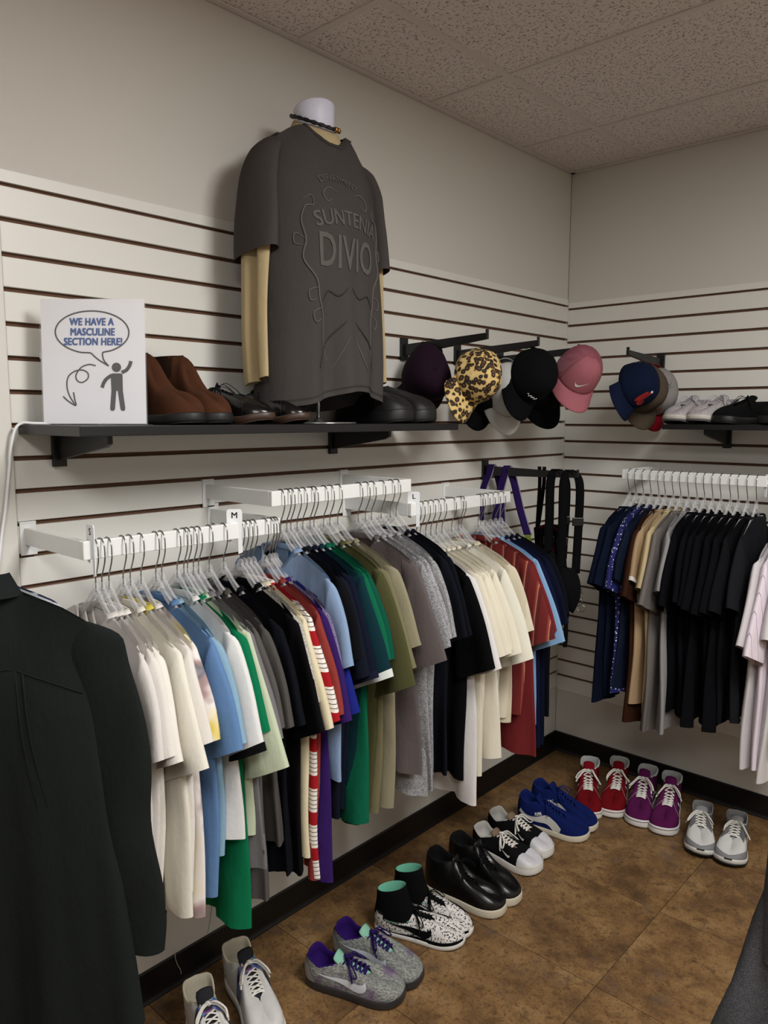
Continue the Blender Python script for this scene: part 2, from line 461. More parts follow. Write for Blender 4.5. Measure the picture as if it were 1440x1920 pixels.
def shirt(loc, rz, label, mat, group, hw=.228, length=.70, slv=.235, ang=66, slv_w=.17, thk=.018, ph=0.0, amp=.010, neck=.078, dip=.075, cuff_mat=None,
          rib_mat=None, vneck=False, hem=.9, lean=0.0, sleeve_mat=None, cat='shirt', name='t_shirt', hem_curve=0.0, rows=15, cols=22, long=False, collar='crew', sthk=None, nbump=.015):
    t = thing(name, label, cat, loc, (0, 0, rz), group)
    shirt.P = None
    zneck = ztop_line(neck)
    zhem = zneck - length
    def ztop(u, front):
        a = abs(u)
        if a < neck:
            q = 1 - (a / neck) ** (1.2 if vneck else 2.4)
            return zneck + .006 - (dip * (1.5 if vneck else 1) if front else .012) * q
        return ztop_line(u) + .006
    def uh(r):
        return hw * float(np.interp(r, [0, .1, .3, .6, 1], [.885, .89, .93, (.95 + hem) / 2, hem]))
    def P(c, r, sg):
        u = math.copysign(abs(c) ** .85, c) * uh(r)
        zt = ztop(u, sg < 0)
        zb = zhem + hem_curve * (abs(c) ** 2) + .008 * math.sin(u * 17 + ph * 2)
        z = zt + (zb - zt) * r
        nb = nbump * max(0, 1 - (abs(u) / (neck * 1.12)) ** 2)
        base = (1 - r) ** 2 * nb + thk * sstep(0, .25, r) * .75 + .0068
        v = sg * base * (1 - abs(c) ** 4) ** .5
        fold = amp * (r ** 1.1) * (math.sin(u * 50 + ph) + .6 * math.sin(u * 83 + ph * 1.7 + 2.5 * r)) * (1 - .4 * abs(c) ** 6)
        drag = .004 * sstep(.05, .3, r) * math.sin(u * 30 - 9 * r + ph)
        return (u, v + fold + drag + lean * r, z)
    shirt.P = P
    cs = [-math.cos(PI * j / cols) for j in range(cols + 1)]
    body = MB()
    G = []
    for i in range(rows + 1):
        r = (i / rows) ** 1.15
        front = [P(c, r, -1) for c in cs]; back = [P(c, r, 1) for c in cs[::-1]]
        G.append(front + back[1:-1])
    body.grid(G, closed=True)
    body.build('body', mat, t)
    # neckband
    rb = MB(); A = []; B = []
    for sg in (-1, 1):
        us = [neck * .98 * math.sin(PI / 2 * k / 8) for k in range(-8, 9)]
        if sg > 0: us = us[::-1][1:-1]
        for u in us:
            z = ztop(u, sg < 0); nb = nbump * max(0, 1 - (abs(u) / (neck * 1.12)) ** 2) + .004
            q = 1 - (abs(u) / neck) ** 2
            A.append((u * 1.03, sg * (nb + .0012), z - .003))
            rise = .019 if collar == 'crew' else .03
            B.append((u * .90, sg * (nb * .93 + .0012), z + rise * (.30 + .70 * q) * (1 if sg < 0 else .75)))
    C2 = [(x, y * .9, z - .002) for x, y, z in B]
    D2 = [(x * .98, y * .88, z) for x, y, z in A]
    if collar != 'none': rb.grid([A, B, C2, D2], closed=True).build('neckband', rib_mat or mat, t)
    # sleeves
    sm = sleeve_mat or mat
    for sg in (-1, 1):
        A0 = Vector((hw * .90, 0, ztop_line(hw * .90) + .006)); a = math.radians(ang)
        dirv = Vector((math.cos(a), 0, -math.sin(a)))
        slv2 = slv - .035
        T = curve([A0 - Vector((.035, 0, -.014)), A0, A0 + Vector((.019, 0, -.020)), A0 + dirv * (slv2 * .55) + Vector((.013, 0, .0)), A0 + dirv * slv2], 4)
        n = len(T)
        per = Vector((-math.sin(a), 0, -math.cos(a)))
        Bq = []
        for i in range(n):
            q = i / (n - 1)
            lo = Vector((hw * .80, 0, A0.z - .19)); hi = Vector(T[-1]) + per.lerp(Vector((-.86, 0, -.5)), .3).normalized() * (slv_w - .02)
            Bq.append(lo.lerp(hi, q))
        rings = []
        N = 16
        for i in range(n):
            q = i / (n - 1); tp = Vector(T[i]); bt = Bq[i]
            tk = (sthk or thk) * (.40 + .62 * sstep(0, .45, q)) + (.0012 if q > .9 else 0)
            ctr = (tp + bt) / 2; ax = (tp - bt) / 2
            ring = []
            for k in range(N):
                w = 2 * PI * k / N
                cc = math.copysign(abs(math.cos(w)) ** .8, math.cos(w))
                pp = ctr + ax * cc
                wob = .0085 * q * math.sin(cc * 4.5 + ph + sg) + .003 * math.sin(q * 9 + ph * 3 + cc * 2)
                ring.append((sg * pp.x, tk * math.sin(w) + wob + lean * .35 * q, pp.z))
            rings.append(ring)
        s = MB().grid(rings, closed=True).build('sleeve', sm, t)
        if cuff_mat:
            cf = [[(x * 1.004, y * 1.10, z) for x, y, z in rr] for rr in rings[-2:]]
            MB().grid(cf, closed=True).build('cuff', cuff_mat, s)
    return t

def stripes(name, stops, scale, axis='z', jig=0.0):
    # horizontal bands: stops over one repeat
    m, nt, b = nmat(name)
    v = coords(nt)
    sx = nt.nodes.new('ShaderNodeSeparateXYZ'); nt.links.new(v, sx.inputs[0])
    a = node(nt, 'ShaderNodeMath', operation='MULTIPLY'); a.inputs[1].default_value = scale; nt.links.new(sx.outputs['XYZ'.index(axis.upper())], a.inputs[0])
    fr = node(nt, 'ShaderNodeMath', operation='FRACT'); nt.links.new(a.outputs[0], fr.inputs[0])
    nt.links.new(ramp(nt, fr.outputs[0], [(p, hexc(c)) for p, c in stops], 'CONSTANT'), b.inputs['Base Color'])
    b.inputs['Roughness'].default_value = .9; b.inputs['Specular IOR Level'].default_value = .2
    return m

def dots():
    m, nt, b = nmat('navy_star_print')
    v = coords(nt)
    vo = node(nt, 'ShaderNodeTexVoronoi', i_Scale=88); nt.links.new(v, vo.inputs['Vector'])
    k = ramp(nt, vo.outputs['Distance'], [(.22, (1, 1, 1, 1)), (.27, (0, 0, 0, 1))])
    nt.links.new(mixcol(nt, k, hexc('10155a'), hexc('dfe4f4')), b.inputs['Base Color'])
    b.inputs['Roughness'].default_value = .85
    return m

def tiedye():
    m, nt, b = nmat('tie_dye_print')
    n = noise(nt, coords(nt), 7, 3, .5)
    nt.links.new(ramp(nt, n, [(.30, hexc('c9b23a')), (.38, hexc('d9d0b4')), (.5, hexc('d8d2d0')), (.56, hexc('a08684')), (.62, hexc('6b6a72')), (.70, hexc('c9c8d2'))]), b.inputs['Base Color'])
    b.inputs['Roughness'].default_value = .9
    return m

R1L, R1R = -2.515, -1.985
R2L, R2R = -2.012, -1.462
R3L, R3R = -1.462, -.905
Z1, Z2, Z3, Z4 = 1.382, 1.452, 1.375, 1.433
rail('hang_rail', 'white U-shaped wall rail carrying the S and M divided tees', 0, R1L, R1R, Z1)
rail('hang_rail', 'highest white wall rail, carrying light blue to grey tees', 0, R2L, R2R, Z2)
rail('hang_rail', 'white wall rail next to the bag hook, carrying cream tees', 0, R3L, R3R, Z3)
rail('hang_rail', 'white wall rail under the small shelf, carrying navy to black tees', 1, .440, .990, Z4, .31)
rail('hang_rail', 'white wall rail past the XL divider, carrying white tees', 1, 1.002, 1.56, 1.362, .31)

F = fabric
red_white = stripes('red_white_rugby_stripe', [(0, '93121a'), (.36, 'd8d2cc'), (.45, '3a2a30'), (.47, 'd8d2cc'), (.56, '3a2a30'), (.58, 'd8d2cc'), (.68, '3a2a30'), (.70, 'd8d2cc'), (.80, '3a2a30'), (.82, 'd8d2cc'), (.92, '3a2a30'), (.94, 'd8d2cc')], 11)
rust_str = stripes('rust_vertical_stripe', [(0, '652120'), (.34, '833a32'), (.46, 'ad745a'), (.52, '652120'), (.62, '2e1d20'), (.66, '652120'), (.72, '2e1d20'), (.76, '652120')], 22, 'x')
pink_str = stripes('pink_pinstripe', [(0, 'd9cdd6'), (.86, '8f7f96'), (.92, 'd9cdd6')], 38, 'x')
TD = tiedye(); DOT = dots()
# (y on the rail, short description, material, options)
def row(ys, specs, zt, wall, group, railname, dl=0.0):
    n = len(specs)
    for k, (d, m, kw) in enumerate(specs):
        c = ys[k]; kw = dict(kw); rz = kw.pop('rz', 0.0) + random.uniform(-.03, .03); sv = kw.pop('away', 0)
        if wall == 0:
            loc = (.2885, c, zt); rr = rz
        else:
            loc = (c, -.3035, zt); rr = -PI / 2 + rz
        lab = d + ' on the ' + railname
        kw['length'] = kw.get('length', .70) - dl
        kw.setdefault('lean', random.uniform(-.020, .020)); kw.setdefault('hem', random.uniform(.84, 1.06)); kw.setdefault('amp', random.uniform(.009, .016))
        kw.setdefault('ph', .9 * k * .35 + random.uniform(-.25, .25))
        mk = kw.pop('mark', None)
        ts = shirt(loc, rr, lab, m, group, **kw)
        if mk: mk(ts, shirt.P)
        hanger(loc, rr, 'clear hanger holding the ' + d, 'clear hangers on the ' + railname)

def spread(a, b, n, jit=.35):
    st = (b - a) / n
    return [a + st * (k + .5 + random.uniform(-jit, jit) * .5) for k in range(n)]

def neck_label(t, P):
    x, y, z = P(0.0, 0.0, 1)
    MB().box(-.014, .014, y - .0045, y - .0035, z - .034, z - .006).build('neck_label', plain('label_blue', '2a5f9a', .7), t, smooth=False)
def chest_mark(t, P):
    q = [Vector(P(c, r, -1)) + Vector((0, -.0012, 0)) for c, r in ((.44, .20), (.50, .20), (.50, .225), (.44, .225))]
    mesh('chest_print', q, [(0, 1, 2, 3)], m_ink, t, False)
def sleeve_mark(t, P):
    q = [Vector(P(c, r, -1)) + Vector((0, -.0015, 0)) for c, r in ((.60, .17), (.66, .17), (.66, .21), (.60, .21))]
    mesh('chest_logo', q, [(0, 1, 2, 3)], plain('lilac_logo', 'b9b6d2', .8), t, False)
S1 = [
 ('white crew tee nearest the S divider', F('cfcac6'), dict(length=.66, rz=-.03, nbump=.028, mark=chest_mark)),
 ('second white tee from the S divider', F('d5d0ca'), dict(length=.63)),
 ('third white tee from the S divider', F('dcd8d0'), dict(length=.67, slv=.25)),
 ('fourth, off-white, tee from the S divider', F('d9d5c8'), dict(length=.67, slv=.28, slv_w=.19)),
 ('white tee with yellowed collar', F('d4cfc8'), dict(length=.62, rib_mat=F('c8b84e'))),
 ('tie-dyed beige and grey tee', TD, dict(length=.70)),
 ('steel blue tee', F('5a7aa4'), dict(length=.68, slv=.27, slv_w=.19)),
 ('pale teal tee', F('7f9fb4'), dict(length=.60, slv=.26)),
 ('white ringer tee with black cuffs', F('d3d3d2'), dict(length=.57, slv=.29, cuff_mat=F('0a0a0c'), slv_w=.19)),
 ('kelly green tee', F('0c6a45'), dict(lean=.0, hem=.95, length=.80, slv=.255)),
 ('pale sage tee', F('b4bda4'), dict(lean=.004, length=.58, slv=.34, slv_w=.18)),
 ('mid grey polo-neck tee', F('6c6a6c'), dict(lean=.006, length=.66, slv=.28, collar='polo')),
 ('dark grey tee', F('4f4c4b'), dict(length=.74, slv=.26)),
 ('faded charcoal tee', F('484542'), dict(length=.62, slv=.265, slv_w=.19)),
 ('black-navy tee', F('0b0d14'), dict(length=.72, slv=.27)),
 ('jet black tee', F('08080a'), dict(length=.74, slv=.30, slv_w=.20)),
 ('heather oatmeal tee', F('a7a39a', 'heather'), dict(length=.66)),
 ('cream tee', F('cfc4a6'), dict(length=.70, slv=.30)),
 ('red and white striped rugby tee', red_white, dict(length=.77, slv=.29)),
 ('rust red tee', F('80342f'), dict(length=.77, lean=-.022, hem=1.0, slv=.28, slv_w=.19)),
 ('purple tee', F('301a56'), dict(length=.78, lean=-.006, hem=1.06, slv=.30)),
 ('lilac mottled tee', F('6d6480', 'heather'), dict(length=.60)),
 ('royal blue tee', F('1a2270'), dict(length=.62, slv=.31, hw=.205)),
]
Y1 = [-2.488, -2.474, -2.458, -2.425, -2.408, -2.382, -2.345, -2.330, -2.290, -2.272, -2.262, -2.246, -2.232, -2.202, -2.160, -2.110, -2.097, -2.083, -2.069, -2.034, -2.016, -2.006, -1.998]
row(Y1, S1, Z1, 0, 'tees on the low left rail', 'low S and M rail', .05)
S2 = [
 ('light blue crew tee', F('7d93b2', 'cotton'), dict(length=.62, rz=-.05, slv=.245, nbump=.03, mark=neck_label)),
 ('black tee behind the light blue tee', F('0b0c10'), dict(length=.70)),
 ('dark navy tee', F('10141f'), dict(length=.74, slv=.28)),
 ('midnight navy tee', F('0e1222'), dict(length=.72, slv=.29, cuff_mat=F('14182a'))),
 ('dark teal tee with a white cuff stripe', F('0d2b33'), dict(length=.76, slv=.30, cuff_mat=F('c8ccc8'))),
 ('forest green tee', F('0d5a40'), dict(length=.78, slv=.26)),
 ('bottle green tee', F('0b4a38'), dict(length=.80, slv=.26)),
 ('olive tee', F('45452a'), dict(length=.78, slv=.34, slv_w=.19)),
 ('khaki tee', F('6d684e'), dict(length=.80, slv=.30)),
 ('pale khaki tee', F('857f68'), dict(length=.80, slv=.25)),
 ('mushroom grey tee', F('5b5352'), dict(length=.72, slv=.31, slv_w=.2)),
 ('heather grey tee first after the mushroom tee', F('8b8b8d', 'heather'), dict(length=.78, slv=.28)),
 ('heather grey tee second after the mushroom tee', F('949496', 'heather'), dict(length=.80, slv=.26)),
 ('heather grey tee third after the mushroom tee', F('8e8e90', 'heather'), dict(length=.76, slv=.26)),
 ('black tee just after the heather grey tees', F('0d0f16'), dict(lean=-.010, length=.76, slv=.27)),
 ('black navy tee second after the heather grey tees', F('0a0c13'), dict(lean=-.012, length=.78, slv=.27)),
]
Y2 = [-1.978, -1.958, -1.944, -1.922, -1.902, -1.876, -1.862, -1.826, -1.802, -1.772, -1.690, -1.660, -1.634, -1.592, -1.552, -1.525]
row(Y2, S2, Z2, 0, 'tees on the high middle rail', 'high middle rail', .065)
S3 = [
 ('black tee nearest the L divider', F('070708'), dict(lean=-.012, length=.72, slv=.32, slv_w=.2, rz=-.02, hw=.22, nbump=.025, mark=sleeve_mark)),
 ('white long tee behind the black tee', F('d2cfcd'), dict(lean=.010, length=.80, slv=.32)),
 ('cream tee first after the white long tee', F('d2cbb9'), dict(lean=.012, length=.72, slv=.29)),
 ('cream tee second after the white long tee', F('d6cfbc'), dict(length=.70, slv=.29, slv_w=.19)),
 ('cream tee third after the white long tee', F('d3ccb8'), dict(length=.73, slv=.28)),
 ('cream tee fourth after the white long tee', F('d8d2c0'), dict(length=.70, slv=.30)),
 ('ivory tee', F('d9d5c6'), dict(length=.68, slv=.33)),
 ('beige tee', F('c3b9a2'), dict(length=.62, slv=.22)),
 ('pale beige tee', F('cfc6b2'), dict(length=.60, slv=.25)),
 ('rust striped tee', rust_str, dict(length=.62, slv=.30, slv_w=.19)),
 ('brick red tee', F('6b2426'), dict(length=.76, slv=.28)),
 ('sky blue tee', F('7c9fc2'), dict(length=.66, slv=.32)),
 ('navy tee', F('0e1330'), dict(length=.74, slv=.26)),
 ('dark navy long tee', F('0c1024'), dict(length=.76, slv=.27)),
 ('black tee nearest the bag hook', F('0b0d14'), dict(length=.66, slv=.24)),
]
Y3 = [-1.428, -1.408, -1.382, -1.356, -1.328, -1.298, -1.246, -1.208, -1.192, -1.096, -1.080, -1.052, -1.020, -.988, -.955]
row(Y3, S3, Z3, 0, 'tees on the rail by the bag hook', 'rail by the bag hook', .035)
S4 = [
 ('navy polo tee at the free end', F('0a1122'), dict(length=.78, slv=.27)),
 ('ink navy tee', F('0d1628'), dict(length=.76, slv=.27)),
 ('royal navy tee scattered with white stars', DOT, dict(length=.72, slv=.28, slv_w=.18)),
 ('slate navy tee', F('131b2d'), dict(length=.70, slv=.24)),
 ('chocolate brown tee', F('331c11'), dict(length=.84, slv=.30)),
 ('beige tee with white cuff trim', F('a48b6c'), dict(length=.76, slv=.235, cuff_mat=F('d9d4cc'))),
 ('butter cream tee', F('bdaa84'), dict(length=.80, slv=.26)),
 ('stone grey tee', F('6c6764'), dict(length=.86, slv=.32)),
 ('light grey tee', F('8c8a8a'), dict(length=.84, slv=.26)),
 ('black tee first after the light grey tee', F('090a0f'), dict(length=.76, slv=.31, slv_w=.2)),
 ('black tee second after the light grey tee', F('0a0b10'), dict(length=.76, slv=.29)),
 ('black tee third after the light grey tee', F('08090d'), dict(length=.77, slv=.30)),
 ('black tee fourth after the light grey tee', F('0a0b0f'), dict(length=.78, slv=.31)),
 ('black tee fifth after the light grey tee', F('08090c'), dict(length=.77, slv=.32)),
 ('black tee sixth after the light grey tee', F('0a0a0e'), dict(length=.78, slv=.31)),
 ('washed black tee', F('101114'), dict(length=.75, slv=.30)),
 ('dark charcoal V-neck tee nearest the XL divider', F('191a1e'), dict(length=.74, slv=.28, vneck=True, rz=.1, nbump=.028)),
]
row(spread(.455, .968, len(S4), .3), S4, Z4, 1, 'tees on the right wall rail', 'right wall rail', .02)
S5 = [
 ('white tee nearest the XL divider', F('c9c4c6'), dict(length=.80, slv=.33, slv_w=.2)),
 ('pink pinstriped shirt', pink_str, dict(length=.78, slv=.36, slv_w=.18)),
 ('white sweatshirt with a ribbed hem', F('cfcbcb'), dict(length=.82, slv=.30, hw=.22)),
 ('pale yellow tee', F('c9bc92'), dict(length=.7, slv=.30)),
]
row([1.035, 1.065, 1.10, 1.135], S5, 1.362, 1, 'tees past the XL divider', 'rail past the XL divider')

def divider(loc, rz, letter, label):
    t = thing('size_divider', label, 'size tag', loc, (0, 0, rz), 'white plastic size dividers')
    m = MB()
    # flat plate with a slot over the bar: two legs and a head
    out = [(-.019, .028), (-.015, .034), (.015, .034), (.019, .028), (.019, -.074), (.008, -.078), (.008, -.002), (-.008, -.002), (-.008, -.050), (-.019, -.046)]
    m.prism(out, -.0008, .0008, 1).build('plate', m_tagw, t, smooth=False)
    v, f = text_verts(letter, .021 if len(letter) == 1 else .015, .02)
    mesh('letter', [(x, -.0012, y + .018) for x, y in v], f, m_ink, t, False)
divider((.2885, R1L + .020, Z1), -.06, 'S', 'white plastic size divider lettered S')
divider((.2885, -2.125, Z1), .85, 'M', 'white plastic size divider lettered M')
divider((.2885, R3L + .020, Z3 + .002), .55, 'L', 'white plastic size divider lettered L')
divider((.995, -.3035, 1.405), -PI / 2 + 1.0, 'XL', 'white plastic size divider lettered XL')
# ---------------------------------------------------------------- shoes
def shoe(loc, heading, label, cat, L=.285, W=.100, zs=.026, zs_toe=None, hb=.085, ha=.066, ht=.092, hm=.070, hto=.052, sth=.40, gap=.013, lace_end=.64,
         upper=None, lining=None, sole=None, outsole=None, tongue=None, laces=None, n_lace=6, tong_len=.03, side=1, group=None, name='sneaker', toe_cap=None, cap_t=.80,
         heel_patch=None, swoosh=None, eyestay=None, spring=.008, point=0.0, collar_w=.72, bow=True, mud=None, foxing=None, mudh=.42, strip=None, extra=None, lace_r=.0021, tong_w=.022, scale=1.0, waist=None, heel_step=0.0, ank=(.72, .46)):
    """one shoe: heel at the origin, toe along +x; side +1 bends the toe one way, -1 the other"""
    t = thing(name, label, cat, loc, (0, 0, heading), group)
    t.scale = (scale, scale, scale)
    zt_ = zs if zs_toe is None else zs_toe
    wt = hermite([0, .08, .16, .24, .32, .40, .50, .60, .67, .75, .83, .90, .95, 1], [0, .36, .56, .66, .70, .70, .76, .92, 1.0, .98 - .04 * point, .84 - .16 * point, .57 - .2 * point, .33 - .14 * point, 0])
    so = lambda u: L * (1 - math.cos(PI * u)) / 2
    tinv = lambda s: math.acos(max(-1, min(1, 1 - 2 * s))) / PI
    cshift = lambda s: side * .010 * (sstep(.35, 1, s / L) - .35 * math.sin(PI * min(1, s / L)))
    lift = lambda s: spring * sstep(.72, 1.0, s / L) ** 1.5
    zsole = lambda s: zs + (zt_ - zs) * sstep(.2, .75, s / L)
    tc = .50; s0 = .022; s_end = .80
    hcol = hermite([0, .10, .25, .40, tc], [hb, hb * .985, ha, (ha + ht) / 2, ht])
    hrid = hermite([sth, sth + (.66 - sth) * .28, (sth + .66) / 2, .66, .74, s_end], [ht, hm + (ht - hm) * ank[0], hm + (ht - hm) * ank[1], hm, hto + (hm - hto) * .45, hto])
    def top(sg, u):
        if u <= tc:
            q = u / tc
            s = s0 + (sth - s0) * (q ** 1.15)
            w = W / 2 * collar_w * math.sin(PI * min(1, q * 1.0) ** .62) ** .62 * (1 - sstep(.75, 1, q)) + gap * sstep(.6, 1, q)
            return Vector((s * L, sg * w + cshift(s * L), hcol(u)))
        q = (u - tc) / (1 - tc); s = sth + (s_end - sth) * q ** .9
        w = gap * (1 - sstep(lace_end - .02, lace_end + .05, s))
        return Vector((s * L, sg * w + cshift(s * L), hrid(s) + lift(s * L)))
    def S(sg, u, f, off=0.0):
        def base(u, f):
            u = min(1, max(0, u)); f = min(1, max(0, f))
            so_ = so(u); o = Vector((so_, sg * wt(u) * W / 2 + cshift(so_), zsole(so_) + lift(so_) - .003))
            tp = top(sg, u)
            ph = f * PI / 2
            k = sstep(.30, .62, u)
            bl = 1 - sstep(0, .16, u)
            cx_ = (1 - k) * (1 - f ** 1.6) + k * math.cos(ph) ** .85
            cz_ = (1 - k) * f + k * math.sin(ph) ** .92
            bulge = .004 * math.sin(PI * f) * (1 - k)
            p = Vector((tp.x + (o.x - tp.x) * cx_, tp.y + (o.y - tp.y) * cx_, o.z + (tp.z - o.z) * cz_))
            p.y += sg * bulge; p.x -= bl * .004 * math.sin(PI * f)
            return p
        p = base(u, f)
        if off:
            e = 1e-3
            a = base(min(1, u + e), f) - base(max(0, u - e), f); b = base(u, min(1, f + e)) - base(u, max(0, f - e))
            n = a.cross(b)
            if n.length > 1e-12:
                n.normalize(); c = Vector((L * .45, cshift(L * .45), .02))
                if n.dot(p - c) < 0: n = -n
                p = p + n * off
        return p
    NU, NF = 24, 9
    us = [i / NU for i in range(NU + 1)]
    def ringpts(f, off=0.0, ul=us):
        a = [S(1, u, f, off) for u in ul]; b = [S(-1, u, f, off) for u in ul[::-1]]
        return a + b[1:-1]
    G = [ringpts((j / NF)) for j in range(NF + 1)]
    MB().grid(G, closed=True).build('upper', upper, t)
    # lining round the opening and down to the insole
    lu = [u for u in us if u <= tc]
    lu = [tc * i / 14 for i in range(15)]
    def lring(inset, dz, depth=None):
        R_ = []
        for sg, seq in ((1, lu), (-1, lu[::-1][1:-1])):
            for u in seq:
                p = top(sg, u); c = Vector((L * (s0 + sth) * .5, cshift(L * .2), 0))
                d = Vector((c.x - p.x, c.y - p.y, 0)); d.normalize()
                p = p + d * inset; z = p.z + dz if depth is None else depth
                R_.append((p.x, p.y, z))
        return R_
    rim = [lring(-.0008, -.004), lring(.0, .0012), lring(.003, .0022), lring(.0055, -.002), lring(.007, -.020), lring(.005, 0, zs + .014), lring(.020, 0, zs + .010)]
    lm = MB().grid(rim, closed=True)
    k = len(lm.v); nr = len(rim[0]); cpt = np.mean(np.array(rim[-1]), 0)
    lm.v.append(tuple(cpt)); lm.f += [((len(rim) - 1) * nr + i, (len(rim) - 1) * nr + (i + 1) % nr, k) for i in range(nr)]
    lm.build('lining', lining, t)
    # sole
    def sring(off, z):
        R_ = []
        for sg, seq in ((1, us), (-1, us[::-1][1:-1])):
            for u in seq:
                s = so(u); w = wt(u) * W / 2
                nx = -math.cos(PI * u); ny = math.sin(PI * u)
                x = s + nx * off * (1.0 if w < W * .25 else .3); y = w + off * min(1, ny * 1.6)
                if waist and .28 < u < .55: y *= 1 - waist * math.sin(PI * (u - .28) / .27)
                zz = (zsole(s) if z == 'top' else z if z >= 0 else zsole(s) + z)
                zz = zz + lift(s) + (heel_step * sstep(.26, .30, s / L) * (1 - sstep(.62, .78, s / L)) if z == 0 else 0)
                R_.append((x, sg * max(0, y) + cshift(s), zz))
        return R_
    def soleblock(nm, rings, mat):
        m = MB().grid(rings, closed=True); n = len(rings[0])
        for base, flip in ((0, True), ((len(rings) - 1) * n, False)):
            k = len(m.v); c = np.mean(np.array(rings[0 if flip else -1]), 0); m.v.append(tuple(c))
            half = NU + 1
            a = list(range(half)); bq = [0] + list(range(n - 1, half - 1, -1)) + [half - 1]
            m.v.pop()
            for i in range(half - 1):
                q = (base + a[i], base + a[i + 1], base + bq[i + 1], base + bq[i]) if True else None
                q = tuple(dict.fromkeys(q))
                if len(q) >= 3: m.f.append(q)
        return m.build(nm, mat, t)
    if outsole is not None:
        ho = .009
        soleblock('outsole', [sring(-.002, 0), sring(.0035, .002), sring(.0035, ho - .001), sring(.001, ho)], outsole)
        soleblock('midsole', [sring(.001, ho), sring(.0032, ho + .002), sring(.0036, -.004), sring(.002, -.0005), sring(-.001, 'top')], sole)
    else:
        soleblock('sole', [sring(-.002, 0), sring(.0025, .003), sring(.0034, .008), sring(.0032, -.004), sring(.0015, -.0005), sring(-.001, 'top')], sole)
    if foxing is not None:
        MB().grid([sring(.0040, -.0085), sring(.0042, -.0060)], closed=True).build('foxing_stripe', foxing, t)
    def patch(nm, mat, u0, u1, f0, f1, sides=(1, -1), nu=12, nf=6, off=.0014):
        m = MB()
        for sg in sides:
            rows_ = []
            for i in range(nu + 1):
                u = u0 + (u1 - u0) * i / nu
                a = f0(u) if callable(f0) else f0; b = f1(u) if callable(f1) else f1
                rows_.append([S(sg, u, a + (b - a) * j / nf, off) for j in range(nf + 1)])
            m.grid(rows_)
        return m.build(nm, mat, t)
    def ribbon(nm, mat, pts, widths, sides=(1, -1), off=.0022, n=6, parent=None):
        # pts in (s fraction, height fraction): a tapering band laid on the upper
        c = curve(pts, n); w = np.interp(np.linspace(0, 1, len(c)), np.linspace(0, 1, len(widths)), widths)
        for sg in sides:
            rows_ = []
            for i, (s, f) in enumerate(c):
                a = np.array(c[max(0, i - 1)]); b = np.array(c[min(len(c) - 1, i + 1)])
                d = b - a; d = d * np.array([L, .07]); d = d / (np.linalg.norm(d) + 1e-9); nrm = np.array([-d[1] / L, d[0] / .07])
                rows_.append([S(sg, tinv(s + nrm[0] * w[i] * q), f + nrm[1] * w[i] * q, off) for q in (-1, 0, 1)])
            o = MB().grid(rows_).build(nm, mat, parent or t)
        return o
    def tick(nm, mat, sides=(1, -1), off=.0022):
        outer = curve([(.72, .56), (.70, .30), (.63, .13), (.52, .15), (.38, .34), (.10, .74)], 5)
        inner = curve([(.72, .56), (.68, .42), (.61, .35), (.50, .39), (.36, .51), (.10, .74)], 5)
        for sg in sides:
            MB().grid([[S(sg, tinv(x0 + (x1 - x0) * q), f0 + (f1 - f0) * q, off) for (x0, f0), (x1, f1) in zip(outer, inner)] for q in (0, .33, .67, 1)]).build(nm, mat, t)
    if toe_cap is not None:
        def cf(u):
            g_ = 0.0
            for k in range(61):
                if S(1, u, k / 60).x >= cap_t * L: g_ = k / 60
            return g_
        patch('toe_cap', toe_cap, tinv(cap_t), 1.0, 0, cf, nu=16, nf=9)
    if mud is not None: patch('mudguard', mud, .52, 1.0, 0, lambda u: mudh * (.55 + .45 * math.sin(PI * (u - .52) / .96)))
    if heel_patch is not None: patch('heel_counter', heel_patch, 0, .24, 0, lambda u: .75 * (1 - (u / .24) ** 2) + .12)
    if eyestay is not None: patch('eyestay', eyestay, .50, .72, lambda u: .62 + .1 * (u - .5), 1.0, nf=4)
    if swoosh is not None:
        tick('swoosh', swoosh)
    if strip is not None:
        for nm, mt, pts, ws, sides in strip: ribbon(nm, mt, pts, ws, sides)
    # tongue
    if tongue is not None:
        rows_ = []; offs = []
        path = []
        for i in range(7):
            s = lace_end + .03 + (sth - lace_end - .03) * i / 6
            path.append((s * L, hrid(s) - .003 + lift(s * L)))
        x0, z0 = path[-1]; dx, dz = path[-1][0] - path[-2][0], path[-1][1] - path[-2][1]; q = math.hypot(dx, dz); dx, dz = dx / q, dz / q
        for i in range(1, 5):
            k = i / 4; path.append((x0 + dx * tong_len * k * .8, z0 + (dz * .7 + .45) * tong_len * k))
        n = len(path)
        for i, (x, z) in enumerate(path):
            w = tong_w * (.75 + .35 * i / (n - 1)) * (1 if i < n - 1 else .86)
            rows_.append([(x - .002 * abs(q), cshift(x) + w * q, z - (.010 if i < 7 else .007) * q * q) for q in (-1, -.5, 0, .5, 1)])
        MB().slab(rows_, (-.002, 0, -.004)).build('tongue', tongue, t)
    # laces
    if laces is not None:
        m = MB()
        ey = []
        for i in range(n_lace):
            s = sth + .015 + (lace_end - sth - .02) * i / (n_lace - 1)
            ey.append((s * L, hrid(s) + lift(s * L)))
        g = gap + .006
        for i in range(n_lace - 1):
            for sg in (1, -1):
                (xa, za), (xb, zb) = ey[i + 1], ey[i]
                c = cshift(xa)
                m.tube(curve([(xa, c - sg * g, za - .002), (xa * .7 + xb * .3, c - sg * g * .45, za * .7 + zb * .3 + .0035), (xa * .3 + xb * .7, c + sg * g * .45, za * .3 + zb * .7 + .0045), (xb, c + sg * g, zb - .001)], 3), lace_r, 6, flat=.55)
        xa, za = ey[-1]; c = cshift(xa)
        m.tube(curve([(xa, c - g, za - .001), (xa, c, za + .0045), (xa, c + g, za - .001)], 4), lace_r, 6, flat=.55)
